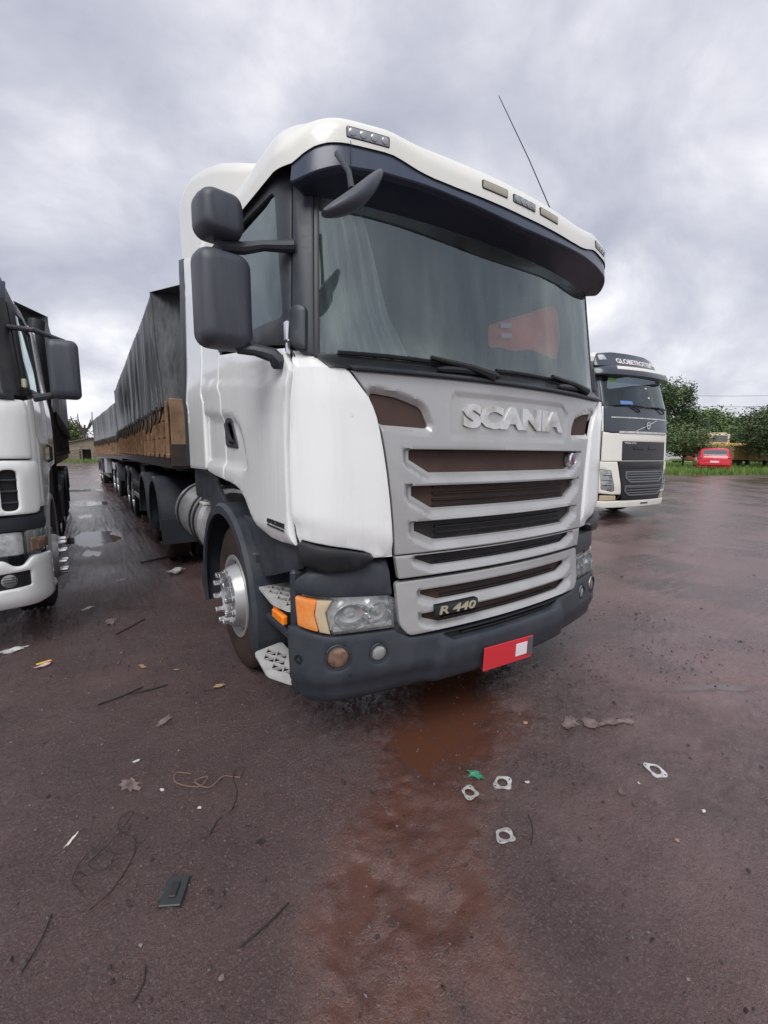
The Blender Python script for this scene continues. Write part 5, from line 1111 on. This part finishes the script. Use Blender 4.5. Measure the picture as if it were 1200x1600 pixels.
for k in range(4):
    b = MB(); b.box((-1.75, -.06, .35+.38*k), (4.6, .05, .16), .01); b.build('rail', 'rail_wood', fn)
    if k != 3: b = MB(); b.box((2.6, -.06, .35+.38*k), (1.9, .05, .16), .01); b.build('rail', 'rail_wood', fn)
b = MB(); b.box((.4, -.06, 2.05), (2.6, .08, .10), .01); b.build('cross_beam', 'rail_wood', fn)

# cars
M('car_red', (.60, .02, .035), .3, coat=.6); M('car_white', (.7, .71, .72), .35, coat=.4); M('car_glass', (.10, .115, .13), .1, coat=.3); M('tail_red', (.30, .012, .015), .2, coat=.5)
def car(label, loc, rz, paint, tilt=0):
    """hatchback, rear bumper at y = 0, nose towards +Y"""
    root = thing('parked_car', label, 'car', loc, rz); root.rotation_euler = (0, tilt, rz)
    S_ = [(0.0, .70, .42, .72, .76, .60, .80), (.04, .79, .30, .78, .80, .64, .90), (.12, .82, .26, .79, .88, .66, 1.02), (.38, .825, .25, .80, .92, .62, 1.33), (.60, .83, .25, .80, .93, .60, 1.40), (1.2, .83, .25, .80, .93, .60, 1.43), (1.9, .83, .25, .79, .92, .58, 1.39), (2.6, .83, .25, .78, .90, .60, 1.0), (2.75, .82, .25, .77, .88, .66, .92), (3.5, .79, .28, .72, .78, .60, .80), (3.78, .70, .34, .62, .62, .5, .66)]
    rg = []
    for y, wb, zb, wm, zm, wt_, zt_ in S_:
        rg.append([(-wb*.92, y, zb), (-wb, y, zb+.12), (-wb, y, zb*.4+zm*.6), (-wm, y, zm), (-wt_-.04*(zt_ > zm+.2), y, zt_-.04), (-wt_*.8, y, zt_), (wt_*.8, y, zt_), (wt_+.04*(zt_ > zm+.2), y, zt_-.04), (wm, y, zm), (wb, y, zb*.4+zm*.6), (wb, y, zb+.12), (wb*.92, y, zb)])
    b = MB(); b.loft(rg, True, True, flip=True); b.build('body', paint, root, angle=40)
    # rear window, tail lamps, plate, bumper line
    rw = lambda u, v, w: (u, .12+(v-1.02)*.839-w*.8, v+w*.5)
    panel('rear_window', rcorner([(-.60, 1.0), (.60, 1.0), (.53, 1.30), (-.53, 1.30)], .04), rw, 'car_glass', root, .02, .02, .15, r=.004)
    for sg in (-1, 1):
        b = MB(); b.box((sg*.68, .045, .80), (.20, .08, .15), .02); b.build('tail_lamp', 'tail_red', root)
        sw = lambda u, v, w, sg=sg: (sg*(.815-(v-.93)*.42+w), u, v)
        panel('side_window', rcorner([(.55, .97), (2.4, .97), (1.85, 1.30), (.75, 1.30)], .05), sw, 'car_glass', root, .02, .02, .2, r=.004)
        b = MB(); b.box((sg*.93, 2.2, .97), (.16, .08, .12), .03); b.build('mirror', 'black_trim' if sg > 0 else paint, root)
        for y in (.72, 3.05):
            b = MB(); T = TR(sg*.74, y, .29) @ (AX_X if sg > 0 else AX_NX); b.lathe([(.18, .085), (.25, .09), (.29, .06), (.29, -.08), (.18, -.08)], 24, T); w_ = b.build('wheel', 'rubber', root); b = MB(); b.lathe([(.18, .075), (.05, .06), (.0005, .06)], 16, T); b.build('rim', 'rim_silver', w_)
    b = MB(); b.box((0, -.015, .50), (1.46, .10, .20), .04); b.build('bumper', paint, root)
    b = MB(); b.box((0, -.04, .62), (.42, .02, .11), .005); b.build('number_plate', 'plate_white', root)
    b = MB(); b.lathe([(.05, 0), (.05, .01), (.0005, .012)], 14, TR(0, .02, .84) @ AX_NY); b.build('emblem', 'chrome', root)
    return root
car('red hatchback parked on the grass seen from behind', (30.35, 10.35, gz(30.35, 10.35)+.02), radians(-66), 'car_red', radians(.6))
car('white car half hidden behind the small spreading tree', (40.3, 16.4, gz(40.3, 16.4)+.1), radians(-20), 'car_white')
# old yellow truck and tan dump body
M('old_yellow', (.62, .34, .045), .5, col2=(.48, .30, .10), nscale=2); M('old_cream', (.66, .58, .42), .55, col2=(.52, .42, .28), nscale=2); M('tan_body', (.46, .30, .13), .65, col2=(.34, .20, .09), nscale=1.5, lo=.4, hi=.7); M('rust_red', (.34, .10, .055), .7, col2=(.22, .08, .05), nscale=3)
yt = thing('old_truck', 'old truck with cream cab and yellow bonnet parked behind the red car', 'truck', (41.2, 13.75, gz(41.2, 13.75)), radians(-34))
b = MB(); b.box((-.15, .6, 1.95), (1.7, 1.4, 1.1), .10); b.box((-.15, .6, 2.52), (1.2, 1.2, .14), .05); b.build('cab', 'old_cream', yt)
b = MB(); b.box((-.15, -.115, 2.12), (1.1, .03, .50), .01); b.build('windscreen', 'car_glass', yt)
b = MB(); b.box((-.05, -.8, 1.30), (1.9, 1.5, .9), .10); b.build('bonnet', 'old_yellow', yt)
b = MB(); b.box((-.05, -1.57, 1.25), (1.1, .05, .5), .02); b.build('radiator_grille', 'interior_dark', yt)
b = MB(); b.box((0, 1.6, .8), (.9, 6.0, .3), .03); b.build('chassis_rail', 'chassis_black', yt)
for sg in (-1, 1):
    for y in (-.7, 3.6): wheel(yt, TR(sg*.85, y, .45) @ (AX_X if sg > 0 else AX_NX), .48, .25, 'drive', 'rubber', nuts=0)
    b = MB(); b.box((sg*.72, -1.58, 1.42), (.22, .06, .22), .04); b.build('headlight', 'lamp_back', yt)
db = thing('dump_body', 'tan steel dump body with sloping end standing under the right hand tree', 'trailer', (38.5, 11.2, gz(38.5, 11.2)), radians(-34))
ring = lambda y, x0: [(-1.75+x0, y, .62), (1.55, y, .55), (2.0, y, .95), (2.05, y, 1.75), (-1.75, y, 1.55)]
b = MB(); b.loft([ring(-1.0, 0), ring(1.0, 0)], True, True); b.build('body', 'tan_body', db, angle=20)
for k in range(5): b = MB(); b.box((-1.5+.75*k, -1.02, 1.13), (.07, .06, .9), .01); b.build('rib', 'tan_body', db)
b = MB(); b.box((0, -1.02, 1.62), (3.6, .08, .09), .02, TR(0, 0, 0) @ RY(-3)); b.build('top_rail', 'tan_body', db)
for x in (-.9, .9):
    b = MB(); b.lathe([(.2, .1), (.36, .1), (.4, .06), (.4, -.1), (.2, -.1)], 20, TR(x, -.8, .40) @ AX_NY); b.build('wheel', 'rubber', db)
rf = thing('scrap_frame', 'heap of rusty red scrap frames left of the old truck', 'scrap', (39.3, 14.8, gz(39.3, 14.8)), radians(-34)); rq = random.Random(9)
for k in range(9): b = MB(); b.box((0, 0, 0), (rq.uniform(.8, 1.9), .10, .12), .01, TR(rq.uniform(-.7, .7), rq.uniform(-.3, .3), .25+.12*k) @ RZ(rq.uniform(-30, 30)) @ RY(rq.uniform(-25, 25))); b.build('bar', 'rust_red', rf)
for k, (za, zb_, dd, lb) in enumerate(((10.32, 10.67, 0, 'upper power line crossing the sky at right'), (8.85, 9.3, .3, 'middle power line crossing the sky at right'), (8.05, 8.2, .6, 'lower power line crossing the sky at right'))):
    b = MB(); P0 = Vector((57.9, 35.2+dd, za-.3)); P1 = Vector((98.9, 7.6+dd, zb_+.7)); b.tube([tuple(P0.lerp(P1, i/24)-Vector((0, 0, 1.0*sin(pi*i/24)))) for i in range(25)], .022, 5); b.build('power_line', 'dark_steel', None, label=lb, cat='cable', group='power lines')

# ---------------------------------------------------------------- litter on the ground
def lay(x, y, rz=0, tx=0, ty=0, dz=.004): return TR(x, y, gz(x, y)+dz) @ RZ(rz) @ RX(tx) @ RY(ty)
def gasket(label, x, y, rz, tx, ty, sc=1.):
    out = []
    for i in range(48):
        a = 2*pi*i/48; r = .030+.016*max(0, cos(a))**6+.016*max(0, -cos(a))**6+.004*max(0, cos(a-pi*.5))**10+.012*max(0, cos(a+pi*.42))**8; out.append((r*cos(a)*sc, r*sin(a)*sc))
    h = [circ(0, 0, .0215*sc, 20)[::-1], circ(.037*sc, 0, .0045*sc, 8)[::-1], circ(-.037*sc, 0, .0045*sc, 8)[::-1]]
    panel('gasket', out, flatP(lay(x, y, rz, tx, ty, .013)), 'metal_gasket', None, 0, .003, .02, h, lambda u, v: .0025*sin(u*50)*sin(v*40), .0008, label=label, cat='gasket', group='metal gaskets on the ground')
gasket('metal gasket lying nearest the muddy puddle, left of the green scrap', 1.34, 1.26, 40, 4, 3, 1.05)
gasket('metal gasket lying just right of the green scrap', 1.515, 1.22, -10, 3, -5, 1.10)
gasket('metal gasket lying lowest in the photo, below the pair near the green scrap', 1.295, 1.02, 15, -4, 4, 1.05)
gasket('metal gasket lying alone far right on the ground', 2.20, .855, -75, 6, 8, 1.15)
M('green_scrap', (.05, .26, .15), .4, col2=(.03, .14, .09), nscale=60); M('foil_white', (.60, .60, .59), .4, col2=(.40, .38, .36), nscale=50); M('wrap_pink', (.50, .12, .18), .35, col2=(.55, .5, .48), nscale=25); M('wrap_yellow', (.75, .58, .05), .3); M('paper', (.62, .58, .52), .7); M('black_slab', (.028, .032, .034), .4); M('wire_black', (.026, .021, .020), .55); M('twine', (.17, .11, .08), .85); M('twig', (.022, .018, .016), .8); M('leaf_litter', (.20, .15, .14), .5, col2=(.10, .07, .065), nscale=30); M('chip_tan', (.34, .21, .12), .7)
def crumple(name, label, cat, x, y, rz, w, h, mat, amp=.01, seed=0, dz=.006, group=None):
    rq = random.Random(seed); poly = []
    for i in range(17): q_ = rq.uniform(.5, 1.2); poly.append((w*.5*cos(2*pi*i/17)*q_, h*.5*sin(2*pi*i/17)*q_))
    k1, k2, k3 = (rq.uniform(.5, 1.3)*2*pi/max(w, h) for _ in range(3))
    return panel(name, poly, flatP(lay(x, y, rz, rq.uniform(-6, 6), rq.uniform(-6, 6), dz+amp*.6)), mat, None, 0, .0015, min(w, h)/5, (), lambda u, v: amp*(sin(u*k1*1.7+k3*v)+.6*sin(v*k2*2.3+1))*.5, 0, label=label, cat=cat, group=group)
crumple('plastic_scrap', 'crumpled green plastic scrap near the muddy puddle', 'scrap', 1.445, 1.33, 30, .05, .09, 'green_scrap', .012, 3)
wr = crumple('sweet_wrapper', 'pink and yellow sweet wrapper left of the large truck', 'wrapper', -.36, 3.84, 20, .11, .055, 'wrap_pink', .012, 5, .012)
panel('wrapper_print', rcorner([(-.045, .0), (.05, .0), (.045, .025), (-.04, .028)], .006), flatP(lay(-.36, 3.845, 20, 0, 0, .028)), 'wrap_yellow', wr, 0, .001, .02, r=0)
crumple('plastic_scrap', 'clear white plastic packaging below the truck at the left edge', 'scrap', -.58, 4.26, 15, .20, .08, 'foil_white', .016, 6, .012)
crumple('rag', 'white crumpled rag on the ground by the rear wheels', 'rag', .84, 5.95, 0, .22, .16, 'foil_white', .05, 8, .02)
for k, (x, y, w, h, mt, lb) in enumerate(((.245, 6.0, .10, .05, 'paper', 'pale paper scrap in the lane left of the rag'), (-.10, 5.05, .14, .06, 'paper', 'pale scrap lying right of the left truck bumper'), (.08, 4.55, .16, .09, 'leaf_litter', 'grey flat scrap lying in the lane beyond the wrapper'), (.23, 3.45, .10, .03, 'chip_tan', 'tan splinter lying right of the wrapper'), (.43, 3.25, .05, .02, 'chip_tan', 'tiny upright tan splinter right of the longer splinter'), (.62, 2.84, .07, .05, 'chip_tan', 'tan chip of wood in front of the front wheel'), (.26, 2.62, .12, .05, 'leaf_litter', 'grey leaf lying between the front wheel and the sticks'), (.10, 2.34, .02, .035, 'foil_white', 'tiny white paper bit left of the twine'), (.18, 2.06, .03, .014, 'foil_white', 'white cigarette end above the twine'), (1.62, 1.16, .028, .02, 'foil_white', 'white pebble like bit right of the lowest gasket'), (1.99, 1.46, .03, .025, 'chip_tan', 'pale pink chip left of the wet leaf litter'), (1.93, .88, .05, .03, 'leaf_litter', 'grey scrap left of the lone gasket'), (2.05, .86, .02, .014, 'foil_white', 'tiny white bit beside the lone gasket'), (1.86, .62, .022, .018, 'chip_tan', 'tiny tan chip in the right foreground'), (2.12, .62, .024, .018, 'paper', 'tiny pale chip farthest right in the foreground'), (.30, 1.86, .02, .02, 'foil_white', 'tiny white bit among the twine'), (-.16, 1.98, .07, .012, 'paper', 'short pale straw left of the black wire'), (.22, 1.16, .02, .02, 'leaf_litter', 'pale flake low in the left foreground'), (.06, 2.18, .12, .07, 'leaf_litter', 'flat grey leaf in the left foreground'))):
    crumple('litter_scrap', lb, 'litter', x, y, (37*k) % 180, w, h, mt, min(w, h)*.12, 30+k, group='scraps of litter on the ground')
b = MB(); b.box((0, 0, .006), (.105, .075, .012), .003, lay(.15, 1.52, 62, 2, -2)); sb = b.build('slab', 'black_slab', None, label='flat black slab with a raised oblong in the left foreground', cat='slab')
b = MB(); b.box((0, 0, .015), (.055, .026, .008), .003, lay(.15, 1.52, 62, 2, -2)); b.build('raised_oblong', 'wire_black', sb)
def wire(name, label, cat, pts, r, mat, group=None):
    P_ = [Vector((x, y, gz(x, y)+r+z)) for x, y, z in pts]; out = []
    for i in range(len(P_)-1):
        p0, p1, p2, p3 = P_[max(i-1, 0)], P_[i], P_[i+1], P_[min(i+2, len(P_)-1)]
        for k in range(6):
            t = k/6; out.append(tuple(.5*((2*p1)+(p2-p0)*t+(2*p0-5*p1+4*p2-p3)*t*t+(3*p1-p0-3*p2+p3)*t**3)))
    out.append(tuple(P_[-1])); b = MB(); b.tube(out, r, 6); return b.build(name, mat, None, label=label, cat=cat, group=group)
wire('wire', 'tangled black wire in loops in the left foreground', 'wire', [(-.12, 1.70, 0), (-.15, 1.78, .01), (-.09, 1.86, .015), (-.02, 1.80, .01), (-.05, 1.74, .02), (-.10, 1.80, .02), (-.03, 1.86, .02), (.03, 1.92, .03), (.06, 1.98, .02), (.02, 2.0, .01), (0, 1.93, .01), (.05, 1.84, .01), (.04, 1.76, .005), (-.03, 1.66, 0), (-.10, 1.62, .0)], .0018, 'wire_black')
wire('twine', 'loose brown twine lying above the black slab', 'twine', [(.31, 2.10, 0), (.25, 2.13, .01), (.24, 2.06, .01), (.32, 1.98, .01), (.37, 2.02, .015), (.31, 2.01, .02), (.36, 1.95, .01), (.43, 1.98, .01), (.47, 1.97, .0), (.50, 1.94, .0)], .0028, 'twine')
wire('wire', 'short black wire ending in a hook beside the twine', 'wire', [(.50, 1.93, .01), (.53, 1.97, .02), (.50, 2.0, .01), (.47, 1.95, .0), (.46, 1.85, .0), (.41, 1.77, .0), (.36, 1.76, .0), (.31, 1.70, 0)], .0020, 'wire_black')
for k, (a, c, r, lb) in enumerate((((.29, 1.215), (.47, 1.26), .0032, 'straight black stick left of the muddy streak'), ((-.27, 1.52), (-.205, 1.67), .0022, 'thin black stick at the left edge of the foreground'), ((-.05, 3.02), (.20, 3.12), .005, 'long dark stick in the lane nearer the wrapper'), ((.13, 3.06), (.34, 3.05), .005, 'dark stick lying end to end with the long stick'), ((.52, 6.75), (.92, 6.95), .012, 'dark stick lying in the lane beside the tandem wheels'), ((.10, 4.2), (.34, 4.45), .006, 'thin dark twig beyond the sticks in the lane'), ((1.36, .94), (1.47, 1.04), .002, 'curved black twig beside the lowest gasket'), ((.0, 1.25), (.04, 1.33), .002, 'short black stick low in the left foreground'))):
    mx_, my_ = (a[0]+c[0])/2, (a[1]+c[1])/2; wire('stick', lb, 'stick', [(*a, 0), (mx_+.01, my_-.008, .004), (*c, .002)], r, 'twig', 'dark sticks on the ground')
for k, (x, y, w, h, rz) in enumerate(((2.22, 1.32, .16, .09, 20), (2.30, 1.25, .14, .10, 60), (2.40, 1.19, .16, .08, -20), (2.49, 1.14, .12, .06, -40))):
    crumple('wet_leaf', ('pale wet leaf at the near end of the leaf litter', 'second wet leaf in the row of leaf litter', 'third wet leaf in the row of leaf litter', 'dark wet leaf at the far end of the leaf litter')[k], 'leaf', x, y, rz, w, h, 'leaf_litter', .009, 60+k, .004, 'wet leaf litter right of the puddle')

# grit and small stones
def grit(name, label, n, box, smin, smax, mat, seed):
    rs = np.random.RandomState(seed); x = box[0]+(box[1]-box[0])*rs.rand(n); y = box[2]+(box[3]-box[2])*rs.rand(n); keep = fbm(x, y, 1.7, 3, seed)+.25*rs.rand(n) > .56; x, y = x[keep], y[keep]; n = len(x)
    s = smin+(smax-smin)*rs.rand(n)**3.0; z = terrain(x, y)+s*.15
    t_ = (1+sqrt(5))/2; ico = np.array([(-1, t_, 0), (1, t_, 0), (-1, -t_, 0), (1, -t_, 0), (0, -1, t_), (0, 1, t_), (0, -1, -t_), (0, 1, -t_), (t_, 0, -1), (t_, 0, 1), (-t_, 0, -1), (-t_, 0, 1)])/1.9
    fa = [(0, 11, 5), (0, 5, 1), (0, 1, 7), (0, 7, 10), (0, 10, 11), (1, 5, 9), (5, 11, 4), (11, 10, 2), (10, 7, 6), (7, 1, 8), (3, 9, 4), (3, 4, 2), (3, 2, 6), (3, 6, 8), (3, 8, 9), (4, 9, 5), (2, 4, 11), (6, 2, 10), (8, 6, 7), (9, 8, 1)]
    a = rs.rand(n)*2*pi; c, sn = np.cos(a), np.sin(a); V = ico[None]*(.6+.8*rs.rand(n, 12, 1))*s[:, None, None]*np.stack([np.ones(n), .6+.4*rs.rand(n), .45+.3*rs.rand(n)], 1)[:, None]
    X_ = V[..., 0]*c[:, None]-V[..., 1]*sn[:, None]; Y_ = V[..., 0]*sn[:, None]+V[..., 1]*c[:, None]
    P_ = np.stack([X_+x[:, None], Y_+y[:, None], V[..., 2]+z[:, None]], -1).reshape(-1, 3); F_ = (np.array(fa)[None]+12*np.arange(n)[:, None, None]).reshape(-1, 3)
    mesh_obj(name, P_.tolist(), F_.tolist(), mat, None, None, True, label=label, cat='gravel', kind='stuff')
M('grit_dark', (.032, .025, .026), .35, col2=(.075, .058, .056), nscale=40, lo=.4, hi=.6); M('grit_pale', (.17, .14, .135), .45, col2=(.09, .06, .05), nscale=40, lo=.35, hi=.65)
grit('grit', 'dark wet grit scattered over the yard ground', 9000, (-1.2, 4.5, .2, 5.0), .002, .010, 'grit_dark', 3)
grit('grit', 'pale wet grit scattered over the yard ground', 4200, (-1.2, 4.5, .2, 5.0), .002, .0075, 'grit_pale', 4)
grit('stones', 'small dark stones scattered in the lane and beside the trucks', 700, (-2, 9, .8, 12.0), .006, .020, 'grit_dark', 6)
